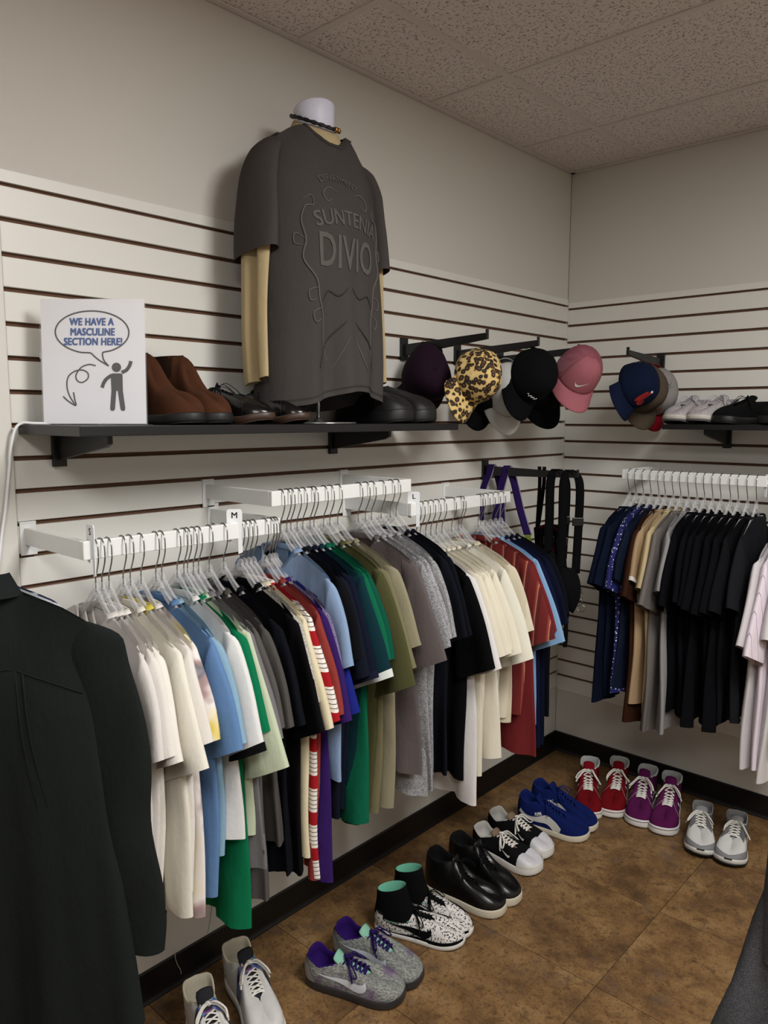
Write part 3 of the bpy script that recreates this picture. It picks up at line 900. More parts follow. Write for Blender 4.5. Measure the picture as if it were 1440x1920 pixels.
        if bow:
            xt, zt = ey[0][0] + .004, ey[0][1] + .006; c = cshift(xt)
            m.tube(curve([(xt - .004, c - .004, zt), (xt, c, zt + .004), (xt + .004, c + .004, zt), (xt, c, zt - .003)], 4, True), lace_r * 1.3, 6, closed=True)
            rl = random.Random(hash(label) % 1000)
            for sg in (1, -1):
                w = W / 2
                j = lambda a: a * rl.uniform(.8, 1.2)
                m.tube(curve([(xt, c, zt), (xt + j(.012), c + sg * .016, zt + .010), (xt + j(.030), c + sg * j(.034), zt - .004), (xt + j(.040), c + sg * j(.044), zt - .022), (xt + .030, c + sg * .040, zt - .024), (xt + .012, c + sg * .020, zt - .002), (xt, c, zt)], 4), lace_r, 6, flat=.6)
                m.tube(curve([(xt, c, zt), (xt + .008, c + sg * .014, zt + .006), (xt + j(.022), c + sg * .034, zt - .014), (xt + j(.034), c + sg * j(.047), zt - .040)], 4), lace_r, 6, flat=.6)
        m.build('laces', laces, t)
    if extra: extra(t, S, top, patch, ribbon, L, cshift, hrid)
    return t

def leather(n, h, rough=.35): return plain(n, h, rough, var=.15, scale=25, bmp=.15, bscale=140)
def suede(n, h): return plain(n, h, .95, var=.22, scale=28, bmp=.3, bscale=420, spec=.1)
def knit(name, a, bcol, scale=180, lo=.45, hi=.55, accent=None, stretch=(1, 1, 1)):
    m, nt, b = nmat(name)
    v = coords(nt, scale=stretch); n = noise(nt, v, scale, 2)
    c = mixcol(nt, ramp(nt, n, [(lo, (0, 0, 0, 1)), (hi, (1, 1, 1, 1))]), hexc(a), hexc(bcol))
    if accent:
        n2 = noise(nt, coords(nt), 14, 2)
        c = mixcol(nt, ramp(nt, n2, [(.56, (0, 0, 0, 1)), (.70, (.8, .8, .8, 1))]), c, hexc(accent))
    nt.links.new(c, b.inputs['Base Color']); b.inputs['Roughness'].default_value = .8
    bump(nt, b, n, .3, .001)
    return m
rubw = plain('white_rubber', 'd8d6d0', .55, var=.06); rubc = plain('cream_rubber', 'c8c0ac', .6, var=.06); rubk = plain('black_rubber', '0e0e0f', .55)
rubg = plain('smoky_rubber', '2b2a2c', .35); lacew = fabric('dcd9d2'); lacek = fabric('101012'); lacep = fabric('2a1a55')
lin_w = fabric('a9a8a4'); lin_k = fabric('161617'); lin_p = fabric('2a1458'); lin_mint = fabric('6fb59b'); mint = fabric('86b8a2')

FL = 0.0
def pair(d, items, **kw):
    for lab, x, y, deg, side in items:
        shoe((x, y, kw.get('z', 0.0)), math.radians(deg), lab, 'shoe', side=side, group=d, **{k: v for k, v in kw.items() if k != 'z'})

# white basketball shoes with an iridescent strap
m_irid, nt, b = nmat('iridescent_strap')
nn = noise(nt, coords(nt, scale=(1, 1, 1)), 22, 1)
nt.links.new(ramp(nt, nn, [(.35, hexc('20242c')), (.45, hexc('3a3f74')), (.52, hexc('4d7fa0')), (.58, hexc('7a4a86')), (.66, hexc('2a2a30'))]), b.inputs['Base Color']); b.inputs['Roughness'].default_value = .25
m_wl = leather('white_leather', 'cfcdca', .45)
def strap_extra(t, S, top, patch, ribbon, L, cshift, hrid):
    m = MB()
    rows_ = []
    for i in range(15):
        q = -1 + 2 * i / 14
        sg = 1 if q >= 0 else -1; f = 1 - .85 * abs(q)
        rows_.append([S(sg, u, f, .007 - .002 * abs(q)) for u in (.47, .51, .55)])
    m.grid(rows_).build('ankle_strap', m_irid, t)
    ribbon('swirl', plain('white_emboss', 'e2e2e4', .4), [(.10, .30), (.16, .25), (.22, .35), (.19, .5), (.13, .48), (.14, .38)], [.002] * 4, (1, -1))
kd = dict(W=.104, zs=.034, hb=.135, ha=.112, ht=.130, hm=.082, ank=(.60, .32), hto=.060, sth=.38, upper=m_wl, lining=fabric('c9c2ae'), sole=rubw, outsole=rubg, tongue=fabric('2c2c30'), laces=lacew, n_lace=7, tong_len=.035, gap=.016, L=.295, collar_w=.80, lace_r=.0030)
pair('white basketball shoes under the first rail', [('white high basketball shoe beside the baseboard with iridescent strap', .105, -2.035, -14, -1), ('white high basketball shoe standing farther from the baseboard', .150, -2.190, -16, 1)], extra=strap_extra, **kd)
# grey knit shoes with purple laces
gk = knit('grey_knit', '5f625f', '8d8f8a', 260, .42, .58, '5a3a66', (.4, 1, 1))
pg = dict(W=.106, zs=.026, hb=.098, ha=.078, ht=.096, hm=.070, hto=.052, sth=.40, upper=gk, lining=lin_p, sole=rubg, tongue=mint, laces=lacep, n_lace=6, tong_len=.030, gap=.017, swoosh=plain('silver_foil', 'd3d8e2', .35, .15), heel_patch=plain('silver_heel', '9c9ea0', .5), L=.295, lace_r=.0026)
pair('grey knit sneakers with purple laces', [('grey knit sneaker with purple laces, nearer the white basketball shoes', .262, -1.880, 23, 1), ('grey knit sneaker with purple laces, nearer the speckled shoes', .238, -1.742, 15, -1)], **pg)
# speckled football boots with sock collars
sp = knit('white_black_speckle', '151515', 'd6d2ce', 210, .40, .47, None, (.8, .8, .8))
skn = fabric('0b0b0d')
def sock_extra(t, S, top, patch, ribbon, L, cshift, hrid):
    m = MB()
    C = Vector((L * .20, cshift(L * .2), 0)); rings = []
    for z, a, b, dx in ((.058, .074, .040, .012), (.075, .070, .038, .010), (.10, .060, .036, .004), (.125, .052, .034, -.002), (.146, .049, .033, -.004), (.150, .047, .031, -.004), (.146, .043, .027, -.004), (.10, .043, .027, 0), (.06, .043, .027, 0)):
        rings.append([(C.x + dx + a * math.cos(w), C.y + b * math.sin(w), z - .014 * (1 if z > .12 else 0) * math.cos(w) * -1) for w in [2 * PI * k / 22 for k in range(22)]])
    m.grid(rings[:6], closed=True).build('sock_collar', skn, t)
    MB().grid([[(x, y, z + .0004) for x, y, z in rings[5]]] + rings[6:], closed=True).build('sock_lining', lin_mint, t)
    ribbon('toe_swoosh', skn, [(.94, .20), (.90, .46), (.84, .62), (.76, .66), (.70, .60)], [.001, .011, .012, .007, .0005], (1,))
    ribbon('swoosh_edge', lin_mint, [(.50, .60), (.36, .66), (.22, .70), (.12, .74)], [.0006, .002, .002, .0006], (1, -1))
    ribbon('rand', skn, [(.10, .06), (.4, .05), (.7, .06), (.9, .08), (.995, .12)], [.004] * 4, (1, -1))
spk = dict(W=.098, zs=.018, hb=.074, ha=.068, ht=.082, hm=.068, hto=.046, sth=.42, gap=.010, upper=sp, lining=lin_k, sole=rubw, tongue=skn, laces=lacek, n_lace=6, tong_len=.01, L=.292, swoosh=skn, extra=sock_extra, tong_w=.016)
pair('speckled sock-collar shoes', [('black and white speckled sock shoe, nearer the grey knit sneakers', .250, -1.572, 22, 1), ('black and white speckled sock shoe, nearer the black leather shoes', .222, -1.452, 10, -1)], **spk)
# black leather high tops on cream soles
bl = leather('black_leather', '0c0c0d', .32)
blk = dict(W=.104, zs=.030, hb=.150, ha=.136, ht=.142, hm=.080, ank=(.46, .22), hto=.058, sth=.41, gap=.010, upper=bl, lining=lin_k, sole=rubc, tongue=bl, laces=lacek, n_lace=8, tong_len=.02, L=.288, bow=True, spring=.004)
pair('black leather high-top sneakers', [('black leather high-top on a cream sole, nearer the speckled shoes', .246, -1.302, 9, 1), ('black leather high-top on a cream sole, nearer the white-toed shoes', .246, -1.168, 2, -1)], **blk)
# black canvas shoes with white rubber toes
cv = fabric('121214')
def dt_extra(t, S, top, patch, ribbon, L, cshift, hrid):
    ribbon('small_swoosh', plain('white_print', 'e4e4e2', .5), [(.70, .34), (.67, .27), (.63, .30), (.57, .40)], [.0004, .0035, .003, .0004], (1, -1))
    patch('bumper', rubw, .70, 1.0, 0, .20, off=.003)
drp = dict(W=.106, zs=.030, hb=.092, ha=.070, ht=.092, hm=.070, hto=.054, sth=.40, gap=.016, upper=cv, lining=fabric('b9b7b2'), sole=rubw, tongue=fabric('7d6a58'), laces=lacew, n_lace=6, L=.285, toe_cap=plain('white_toe_rubber', 'cfcdd2', .45), cap_t=.785, extra=dt_extra, lace_r=.0031, tong_len=.028)
pair('black sneakers with white rubber toes', [('black canvas sneaker with white rubber toe, nearer the black leather shoes', .212, -.968, -3, 1), ('black canvas sneaker with white rubber toe, nearer the blue suede shoes', .190, -.836, -2, -1)], **drp)
# blue suede with a white form strip
bs = suede('blue_suede', '12215c')
def pu_extra(t, S, top, patch, ribbon, L, cshift, hrid):
    v, f = text_verts('PUMA', .0105, .03, xscale=1.1)
    for sg in (-1,):
        pts = []
        for x, y in v:
            s = .36 + (x) / L; ff = .50 + y / .055
            pts.append(S(sg, math.acos(max(-1, min(1, 1 - 2 * s))) / PI, ff, .0026))
        mesh('lettering', pts, f, plain('white_print', 'e4e4e2', .5), t, False)
pum = dict(W=.104, zs=.026, hb=.128, ha=.110, ht=.120, hm=.076, ank=(.60, .32), hto=.052, sth=.36, gap=.011, upper=bs, lining=fabric('14225c'), sole=rubc, tongue=bs, laces=fabric('15245f'), n_lace=7, L=.285, extra=pu_extra, tong_len=.03, foxing=None,
           strip=[('form_strip', plain('white_leather_strip', 'cfcdc8', .5), [(.05, .52), (.16, .36), (.32, .30), (.48, .30), (.60, .16), (.66, .02)], [.006, .0065, .007, .010, .013, .013], (1, -1))])
pair('blue suede mid sneakers', [('blue suede sneaker with white side strip, nearer the white-toed shoes', .240, -.705, 10, 1), ('blue suede sneaker with white side strip, nearer the red high-tops', .228, -.578, 4, -1)], **pum)
# red and magenta skate high tops
def skate(h, nm, items, grp):
    up = suede(nm, h); can = fabric(h)
    wh = plain('white_leather_strip', 'cfcdc8', .5)
    kw = dict(W=.108, zs=.032, hb=.155, ha=.138, ht=.138, hm=.078, ank=(.50, .25), hto=.056, sth=.39, gap=.016, upper=up, lining=fabric('b4b6b4'), sole=rubw, tongue=can, laces=lacew, n_lace=8, L=.282, foxing=fabric(h), lace_r=.0036, tong_len=.035, toe_cap=None,
              strip=[('side_stripe', wh, [(.64, .60), (.54, .30), (.44, .22), (.32, .38), (.22, .30), (.10, .22)], [.0035] * 5, (1, -1)), ('toe_stitch', wh, [(.74, .93), (.80, .70), (.78, .40), (.70, .12)], [.0008] * 4, (1, -1)), ('collar_edge', wh, [(.03, .985), (.12, .985), (.22, .985)], [.002] * 3, (1, -1))], spring=.006)
    pair(grp, items, **kw)
skate('741019', 'red_suede', [('red suede high-top with white laces, nearer the blue shoes', .325, -.258, -66, 1), ('red suede high-top with white laces, nearer the magenta shoes', .420, -.170, -70, -1)], 'red high-top sneakers')
skate('5a1a4d', 'magenta_suede', [('magenta suede high-top with white laces, nearer the red shoes', .552, -.158, -78, 1), ('magenta suede high-top with white laces, nearer the grey runners', .648, -.152, -74, -1)], 'magenta high-top sneakers')
# grey and white runners
gs = suede('grey_suede', '6f6f70'); gm = knit('white_mesh', 'bebebb', 'c9c9c6', 500)
def am_extra(t, S, top, patch, ribbon, L, cshift, hrid):
    patch('toe_bumper', rubk, .965, 1.0, -.0, .10, off=.0042)
    patch('quarter', gs, .06, .60, .10, .92, off=.0012)
run = dict(W=.108, zs=.034, zs_toe=.026, hb=.096, ha=.074, ht=.098, hm=.072, hto=.054, sth=.40, gap=.017, upper=gm, lining=fabric('8a8a8a'), sole=rubw, outsole=rubk, tongue=fabric('8f8f90'), laces=lacew, n_lace=6, L=.288, mud=plain('grey_mudguard', '77777a', .6), mudh=.40, heel_patch=gs, eyestay=gs, extra=am_extra, lace_r=.003, spring=.014, tong_len=.032)
pair('grey and white running shoes', [('grey and white runner with black sole, nearer the magenta shoes', .800, -.205, -74, 1), ('grey and white runner with black sole, nearest the hanging grey coat', .925, -.190, -76, -1)], **run)

# ---------------------------------------------------------------- display shelves
def bracket(t, n, wall, depth, z):
    W = lambda n_, o, zz: (o, n_, zz) if wall == 0 else (n_, -o, zz)
    m = MB(); a = W(n - .016, .0008, 0); b = W(n + .016, .013, 0)
    m.box(min(a[0], b[0]), max(a[0], b[0]), min(a[1], b[1]), max(a[1], b[1]), z - .078, z - .0005).build('wall_plate', m_black, t, smooth=False, bevel=.001)
    m = MB(); pts = [(.013, z - .062), (depth * .8, z - .026), (depth * .86, z - .018), (depth * .86, z - .0005), (.013, z - .0005)]
    v = [W(n - .006, o, zz) for o, zz in pts] + [W(n + .006, o, zz) for o, zz in pts]; k = len(pts)
    m.add(v, [tuple(range(k)), tuple(range(2 * k - 1, k - 1, -1))] + [(i, k + i, k + (i + 1) % k, (i + 1) % k) for i in range(k)]).build('arm', m_black, t, smooth=False, bevel=.001)
m_shelf = plain('black_shelf_board', '0d0d0e', .40, var=.12, scale=60)
ZS = 1.622
t = thing('display_shelf', 'long black wall shelf under the dressed torso form', 'shelf', (0, 0, 0))
MB().box(.0015, .305, -2.515, -1.238, ZS - .022, ZS).build('board', m_shelf, t, smooth=False, bevel=.0015)
bracket(t, -2.425, 0, .30, ZS - .022); bracket(t, -1.520, 0, .30, ZS - .022)
ZS2 = 1.616
t = thing('display_shelf', 'black wall shelf on the right wall under the pale sneakers', 'shelf', (0, 0, 0))
MB().box(.594, 1.815, -.305, -.0015, ZS2 - .020, ZS2).build('board', m_shelf, t, smooth=False, bevel=.0015)
bracket(t, .745, 1, .30, ZS2 - .020); bracket(t, 1.64, 1, .30, ZS2 - .020)

# shoes on the shelves
bsu = suede('brown_suede', '4f3020')
def chelsea(t, S, top, patch, ribbon, L, cshift, hrid):
    patch('elastic_gore', fabric('2a1a14'), .24, .40, lambda u: .45 + 2.2 * abs(u - .32), .97, nu=8)
boot = dict(name='ankle_boot', W=.092, zs=.024, hb=.172, ha=.170, ht=.172, hm=.080, hto=.054, sth=.36, gap=.0, upper=bsu, lining=fabric('1a120e'), sole=rubk, L=.282, collar_w=.80, lace_end=.5, ank=(.34, .14), extra=chelsea, spring=.006, point=.5, heel_step=.012, z=ZS)
pair('brown suede ankle boots', [('brown suede chelsea boot right beside the paper sign', .012, -2.240, 1, 1), ('brown suede chelsea boot beside the black dress shoes', .008, -2.146, 2, -1)], **boot)
bd = leather('polished_black_leather', '0b0b0c', .22)
def derby(t, S, top, patch, ribbon, L, cshift, hrid):
    ribbon('cap_seam', plain('dark_welt', '1a1816', .4), [(.80, .98), (.835, .6), (.84, .3), (.82, .02)], [.0012] * 4, (1, -1))
    ribbon('facing_seam', plain('dark_welt', '1a1816', .4), [(.60, .95), (.56, .6), (.46, .38), (.30, .30), (.1, .34)], [.0010] * 4, (1, -1))
ox = dict(name='dress_shoe', W=.094, zs=.020, hb=.082, ha=.066, ht=.092, hm=.066, hto=.042, sth=.38, gap=.004, lace_end=.56, upper=bd, lining=lin_k, sole=plain('leather_sole', '3b2a20', .45), tongue=bd, laces=lacek, n_lace=5, L=.290, point=.9, spring=.012, heel_step=.014, z=ZS, tong_len=.012, lace_r=.0016)
pair('black lace-up dress shoes', [('polished black lace-up dress shoe next to the brown boots', .012, -2.066, 9, 1), ('polished black lace-up dress shoe next to the torso form stand', .012, -1.930, 9, -1)], extra=derby, **ox)
cl = plain('matte_black_rubber', '0a0a0b', .6, var=.1)
clog = dict(name='slip_on_boot', W=.108, zs=.036, hb=.118, ha=.112, ht=.120, hm=.088, hto=.066, sth=.33, gap=.0, lace_end=.5, upper=cl, lining=lin_k, sole=rubk, L=.275, spring=.008, z=ZS)
pair('black slip-on boots', [('matte black slip-on boot next to the torso form', .022, -1.505, 4, 1), ('matte black slip-on boot under the plum cap', .022, -1.372, 3, -1)], **clog)
lg = knit('pale_grey_mesh', '8f8a8c', 'b8b2b4', 280)
def ub(t, S, top, patch, ribbon, L, cshift, hrid):
    for a in (.30, .36, .42): ribbon('side_stripe', plain('lilac_grey', 'a9a2a8', .5), [(a + .16, .78), (a + .08, .45), (a, .08)], [.003, .0035, .004], (1, -1))
lrun = dict(W=.104, zs=.032, zs_toe=.024, hb=.096, ha=.074, ht=.098, hm=.072, hto=.052, sth=.40, gap=.014, upper=lg, lining=fabric('97949a'), sole=plain('boost_foam', 'c9c5bd', .7), outsole=plain('grey_outsole', '5c5a5a', .6), tongue=fabric('a8a4a8'), laces=fabric('b9b4b8'), n_lace=6, L=.285, extra=ub, z=ZS2, spring=.014, tong_len=.03)
pair('pale grey running shoes', [('pale grey running shoe at the shelf end beside the red cap', .655, -.022, -97, 1), ('pale grey running shoe beside the black shoe', .765, -.026, -97, -1)], **lrun)
kb = dict(W=.104, zs=.026, hb=.086, ha=.070, ht=.094, hm=.070, hto=.050, sth=.40, gap=.012, upper=fabric('0d0d0e'), lining=lin_k, sole=rubk, tongue=fabric('101011'), laces=lacek, L=.285, z=ZS2)
pair('black sneakers on the right shelf', [('black sneaker beside the pale grey running shoes', .905, -.045, -112, 1), ('black sneaker farther along the right wall shelf', 1.04, -.045, -100, -1)], **kb)
# ---------------------------------------------------------------- dressed torso form on the long shelf
MX, MY = .168, -1.737
m_form = plain('white_form_shell', 'dcdcee', .4, var=.02)
tf = thing('torso_form', 'white headless torso form standing on the long black shelf', 'mannequin', (MX, MY, ZS))
rings = []
for z, a, b in ((.24, .135, .085), (.30, .155, .095), (.42, .175, .105), (.55, .180, .100), (.66, .165, .080), (.735, .11, .066), (.765, .062, .058), (.80, .055, .054), (.835, .056, .055), (.862, .058, .057), (.866, .055, .054)):
    rings.append([(b * math.cos(w), a * math.sin(w), z + .010 * math.cos(w) * (z > .8)) for w in [2 * PI * k / 28 for k in range(28)]])
m = MB().grid(rings, closed=True); n = len(m.v)
m.f.append(tuple(range(n - 28, n))); m.f.append(tuple(range(28))[::-1])
m.build('torso_shell', m_form, tf)
MB().tube([(.012, -.005, .004), (.012, -.005, .26)], .0055, 12).build('pole', plain('chrome_pole', 'c8c8c8', .2, .9), tf)
base = MB(); rg = [[(.012 + r * math.cos(w), -.005 + r * math.sin(w), z) for w in [2 * PI * k / 40 for k in range(40)]] for r, z in ((.108, .0003), (.11, .002), (.108, .0045), (.014, .005), (.012, .012), (.006, .014))]
base.grid(rg, closed=True).f.append(tuple(range(40))[::-1])
base.build('base_plate', plain('chrome_base', 'b8b8b6', .25, .8), tf)

GT = '45413f'
m_gt = fabric(GT); m_beige = fabric('b5a37e')
def bodypt(u, r, sg, hw=.218):
    c = max(-1, min(1, u / hw)); a = abs(u)
    zt = float(np.interp(a, [0, .088, .12, .16, .190, .218], [2.420, 2.414, 2.402, 2.375, 2.335, 2.275]))
    if a < .088: zt -= (.050 if sg > 0 else .004) * (1 - (a / .088) ** 2.2)
    zb = 1.690 + .022 * math.sin(u * 14 + (1.2 if sg > 0 else 3.4)) + (.012 if sg < 0 else 0) * -1
    z = zt + (zb - zt) * r
    dep = float(np.interp(r, [0, .06, .15, .3, .6, 1], [.034, .070, .100, .122, .128, .135])) * (1.08 if sg > 0 else .82)
    if r < .1: dep += .046 * (1 - r / .1) * max(0, 1 - (a / .12) ** 2)
    v = sg * dep * max(0, 1 - abs(c) ** 2.6) ** .5
    f = sstep(.25, 1, r) * (.013 * math.sin(u * 36 + .8 + .5 * r) + .009 * math.sin(u * 66 + 2 + 1.3 * r)) * (1 - abs(c) ** 4)
    f += .005 * sstep(.05, .3, r) * math.sin(u * 18 + r * 7)
    return (v + f, u, z)
def tee_front(u, z):
    # depth of the tee's front at height z
    lo, hi = 0.0, 1.0
    for _ in range(24):
        mid = (lo + hi) / 2
        if bodypt(u, mid, 1)[2] > z: lo = mid
        else: hi = mid
    return bodypt(u, lo, 1)[0]
tt = thing('oversized_tee', 'faded charcoal oversized graphic tee worn by the torso form', 'shirt', (MX, MY, 0))
tt.scale = (1, .955, 1)
hw = .218; cs = [-math.cos(PI * j / 40) for j in range(41)]; G = []
for i in range(27):
    r = (i / 26) ** 1.2
    G.append([bodypt(c * hw, r, 1) for c in cs] + [bodypt(c * hw, r, -1) for c in cs[::-1]][1:-1])
MB().grid(G, closed=True).build('body', m_gt, tt)
A = []; B = []
for sg in (1, -1):
    us = [.09 * math.sin(PI / 2 * k / 10) for k in range(-10, 11)]
    if sg < 0: us = us[::-1][1:-1]
    for u in us:
        p = bodypt(u, 0, sg); q = 1 - (u / .09) ** 2
        A.append((p[0] + sg * .003, u * 1.04, p[2] - .004)); B.append((p[0] * .86, u * .88, p[2] + .016 * (.3 + .7 * q)))
MB().grid([A, B, [(x * .93, y * .95, z - .002) for x, y, z in B]], closed=True).build('neckband', m_gt, tt)
def tube_sleeve(path, rx, ry, name, mat, parent, wob=.004, n=22, crease=0.0, flip=1):
    c = curve(path, 5); N = len(c); R_ = []
    for i, p in enumerate(c):
        q = i / (N - 1)
        a = np.interp(q, np.linspace(0, 1, len(rx)), rx); b = np.interp(q, np.linspace(0, 1, len(ry)), ry)
        ring = []
        for k in range(n):
            w = 2 * PI * k / n
            cr = 1 - crease * math.exp(-((math.cos(w) - .1) / .22) ** 2) * (1 if math.sin(w) * flip < 0 else 0)
            ring.append((p[0] + a * math.cos(w) + wob * math.sin(q * 8 + w), p[1] + b * math.sin(w) * cr + wob * math.sin(q * 5 + 2 * w), p[2] + .012 * math.cos(w) * q))
        R_.append(ring)
    return MB().grid(R_, closed=True).build(name, mat, parent)
for sg in (-1, 1):
    tube_sleeve([(-.004, sg * .150, 2.372), (-.004, sg * .182, 2.338), (0, sg * .206, 2.275), (.002, sg * .216, 2.17), (.004, sg * .224, 2.065)], [.022, .055, .074, .080, .080], [.020, .030, .034, .036, .036], 'sleeve', m_gt, tt)
ls = thing('long_sleeved_shirt', 'tan long-sleeved undershirt layered beneath the charcoal graphic tee', 'shirt', (MX, MY, 0))
for sg in (-1, 1):
    tube_sleeve([(-.004, sg * .216, 2.20), (0, sg * .224, 2.09), (.004, sg * .232, 1.98), (.010, sg * .238, 1.86), (.016, sg * .240, 1.735)], [.058, .056, .054, .050, .046], [.020, .020, .018, .018, .016], 'sleeve', m_beige, ls, .002, 30, 1.7, -sg)
rg = []
for z, a, b in ((2.380, .090, .074), (2.402, .082, .072), (2.420, .073, .067), (2.432, .067, .063), (2.435, .063, .060), (2.424, .060, .058)):
    rg.append([(.006 + b * math.cos(w), a * math.sin(w), z - .026 * math.cos(w)) for w in [2 * PI * k / 30 for k in range(30)]])
MB().grid(rg, closed=True).build('neckband', m_beige, ls)
for dr in (.975, .980):
    MB().tube([Vector(bodypt(c * hw, dr, 1)) + Vector((.0006, 0, 0)) for c in cs[3:-3]], .0007, 4).build('hem_stitch', plain('faded_print_dark', '2a2826', .9), tt)
# print on the tee: lettering and curling vines, tone on tone
m_pr = plain('faded_print_light', '575350', .9); m_pd = plain('faded_print_dark', '2a2826', .9)
def put_print(nm, s, size, y, z, bold, arc=0.0, xs=1.0, mat=None, ys=1.0, ro=0.0):
    v, f = text_verts(s, size, bold, xscale=xs)
    pts = []
    for a, b in v:
        b *= ys
        if arc:
            th = a / arc; yy = y + (arc + b) * math.sin(th); zz = z - arc + (arc + b) * math.cos(th)
        else: yy = y + a; zz = z + b
        pts.append((tee_front(yy, zz) + .0022, yy, zz))
    mesh(nm, pts, f, mat or m_pr, tt, False)
put_print('lettering', 'DEPARTMENT', .024, -.020, 2.275, .012, .16, 1.0, m_pr)
put_print('lettering', 'SUNTENIA', .056, .005, 2.170, .014, .42, .95, m_pr)
put_print('lettering', 'DIVIO', .118, .0, 2.075, .014, 0, .72, m_pr, 1.05)
def vine(pts, r=.0016, mat=None):
    c = curve(pts, 7)
    MB().tube([(tee_front(y, z) + .0012, y, z) for y, z in c], [r * (.5 + .9 * math.sin(PI * i / (len(c) - 1))) for i in range(len(c))], 5, flat=.5, up=(1, 0, 0)).build('printed_vine', mat or m_pr, tt)
for sg in (-1, 1):
    vine([(sg * .145, 2.20), (sg * .12, 2.215), (sg * .118, 2.19), (sg * .138, 2.185), (sg * .15, 2.15), (sg * .142, 2.10), (sg * .15, 2.05), (sg * .12, 2.00), (sg * .112, 1.95), (sg * .095, 1.90), (sg * .088, 1.84), (sg * .07, 1.79)], .0024)
    vine([(sg * .142, 2.10), (sg * .165, 2.115), (sg * .168, 2.09), (sg * .152, 2.085)], .0018)
    vine([(sg * .115, 1.98), (sg * .14, 1.97), (sg * .138, 1.945), (sg * .122, 1.95)], .0018)
    vine([(sg * .03, 2.235), (sg * .06, 2.245), (sg * .085, 2.225), (sg * .075, 2.205), (sg * .055, 2.215)], .0020)
    vine([(sg * .10, 1.93), (sg * .13, 1.915), (sg * .125, 1.89), (sg * .105, 1.90)], .0018)
    vine([(sg * .01, 1.99), (sg * .04, 1.965), (sg * .075, 1.975), (sg * .10, 1.945)], .0020, m_pd)
    vine([(sg * .02, 1.90), (sg * .05, 1.87), (sg * .085, 1.83), (sg * .11, 1.77)], .0022, m_pd)
    vine([(sg * .012, 1.86), (sg * .035, 1.82), (sg * .06, 1.77)], .0016)
# braided cord choker with a gold clasp
ls.scale = (1, .955, 1)
ck = thing('cord_choker', 'black braided cord choker with gold clasp on the white neck', 'necklace', (MX, MY, 0))
loop = [(.004 + .0665 * math.cos(w), .0665 * math.sin(w), 2.446 - .028 * math.cos(w)) for w in [2 * PI * k / 48 for k in range(48)]]
m = MB()
for s_ in range(2): m.tube([(x + .0022 * math.cos(i * 1.3 + PI * s_), y, z + .0022 * math.sin(i * 1.3 + PI * s_)) for i, (x, y, z) in enumerate(loop)], .0036, 7, closed=True)
m.build('cord', plain('black_cord', '0a0a0b', .5), ck)
gold = plain('gold_metal', 'b98a4a', .28, 1.0)
for w in (.22, .42):
    x, y, z = .004 + .0685 * math.cos(w), .0685 * math.sin(w), 2.446 - .028 * math.cos(w)
    d = Vector((-math.sin(w), math.cos(w), .1)).normalized(); p = Vector((x, y, z))
    MB().tube([p - d * .006, p - d * .005, p + d * .005, p + d * .006], [.004, .0068, .0068, .004], 12).build('clasp', gold, ck)

# ---------------------------------------------------------------- paper sign in an acrylic stand
a0 = Vector((.064, -2.482)); a1 = Vector((.236, -2.324)); dr = (a1 - a0).normalized(); ang = math.atan2(dr.y, dr.x)
sg_ = thing('paper_sign', 'white paper sign in a clear stand about the masculine section', 'sign', (a0.x, a0.y, ZS), (math.radians(-3.0), 0, ang))
PW, PH = .2335, .279
m_paper = plain('sign_paper', 'ececf2', .6, var=.01); m_blue = plain('sign_blue_ink', '2a66b8', .6, var=.02)
MB().box(0, PW, .0, .0009, .003, .003 + PH).build('paper', m_paper, sg_, smooth=False)
hold = MB(); hold.box(-.002, PW + .002, -.0032, -.0012, .001, PH + .004); hold.box(-.002, PW + .002, .0022, .0042, .001, PH + .004); hold.box(-.002, PW + .002, .0042, .045, .001, .003)
m_acr, nt, b = nmat('clear_acrylic'); b.inputs['Base Color'].default_value = (1, 1, 1, 1); b.inputs['Roughness'].default_value = .05; b.inputs['Alpha'].default_value = .06
hold.build('acrylic_stand', m_acr, sg_, smooth=False)
def S2(x, y): return ((x - 232) / 593 * PW, (878 - y) / 708 * PH + .003)
YF = -.0006
def ink(nm, pts, r, closed=False, mat=None, n=8, taper=None):
    c = [S2(*p) for p in curve(pts, n, closed)]
    N = len(c); V = []; F_ = []
    for i, p in enumerate(c):
        a = c[(i - 1) % N] if closed or i else c[i]; b = c[(i + 1) % N] if closed or i < N - 1 else c[i]
        dx, dz = b[0] - a[0], b[1] - a[1]; q = math.hypot(dx, dz) or 1
        rr = r if taper is None else r * np.interp(i / (N - 1), [0, 1], taper)
        V += [(p[0] - dz / q * rr, YF, p[1] + dx / q * rr), (p[0] + dz / q * rr, YF, p[1] - dx / q * rr)]
    for i in range(N if closed else N - 1):
        j = (i + 1) % N; F_.append((2 * i, 2 * i + 1, 2 * j + 1, 2 * j))
    return mesh(nm, V, F_, mat or m_ink, sg_, False)
def disc(cx_, cy_, r, n=24):
    return [(cx_ + r * math.cos(2 * PI * k / n), cy_ + r * math.sin(2 * PI * k / n)) for k in range(n)]
el = [(524 + 211 * math.cos(w), 357 + 120 * math.sin(w)) for w in [math.radians(a) for a in range(108, 108 + 331, 12)]]
ink('speech_bubble', [(615, 548), (560, 515), (530, 490), (510, 474)] + [p for p in el if not (495 < p[0] < 590 and p[1] > 400)][0:] + [(600, 467), (583, 472), (581, 492), (590, 520), (615, 548)], .0016, n=4)
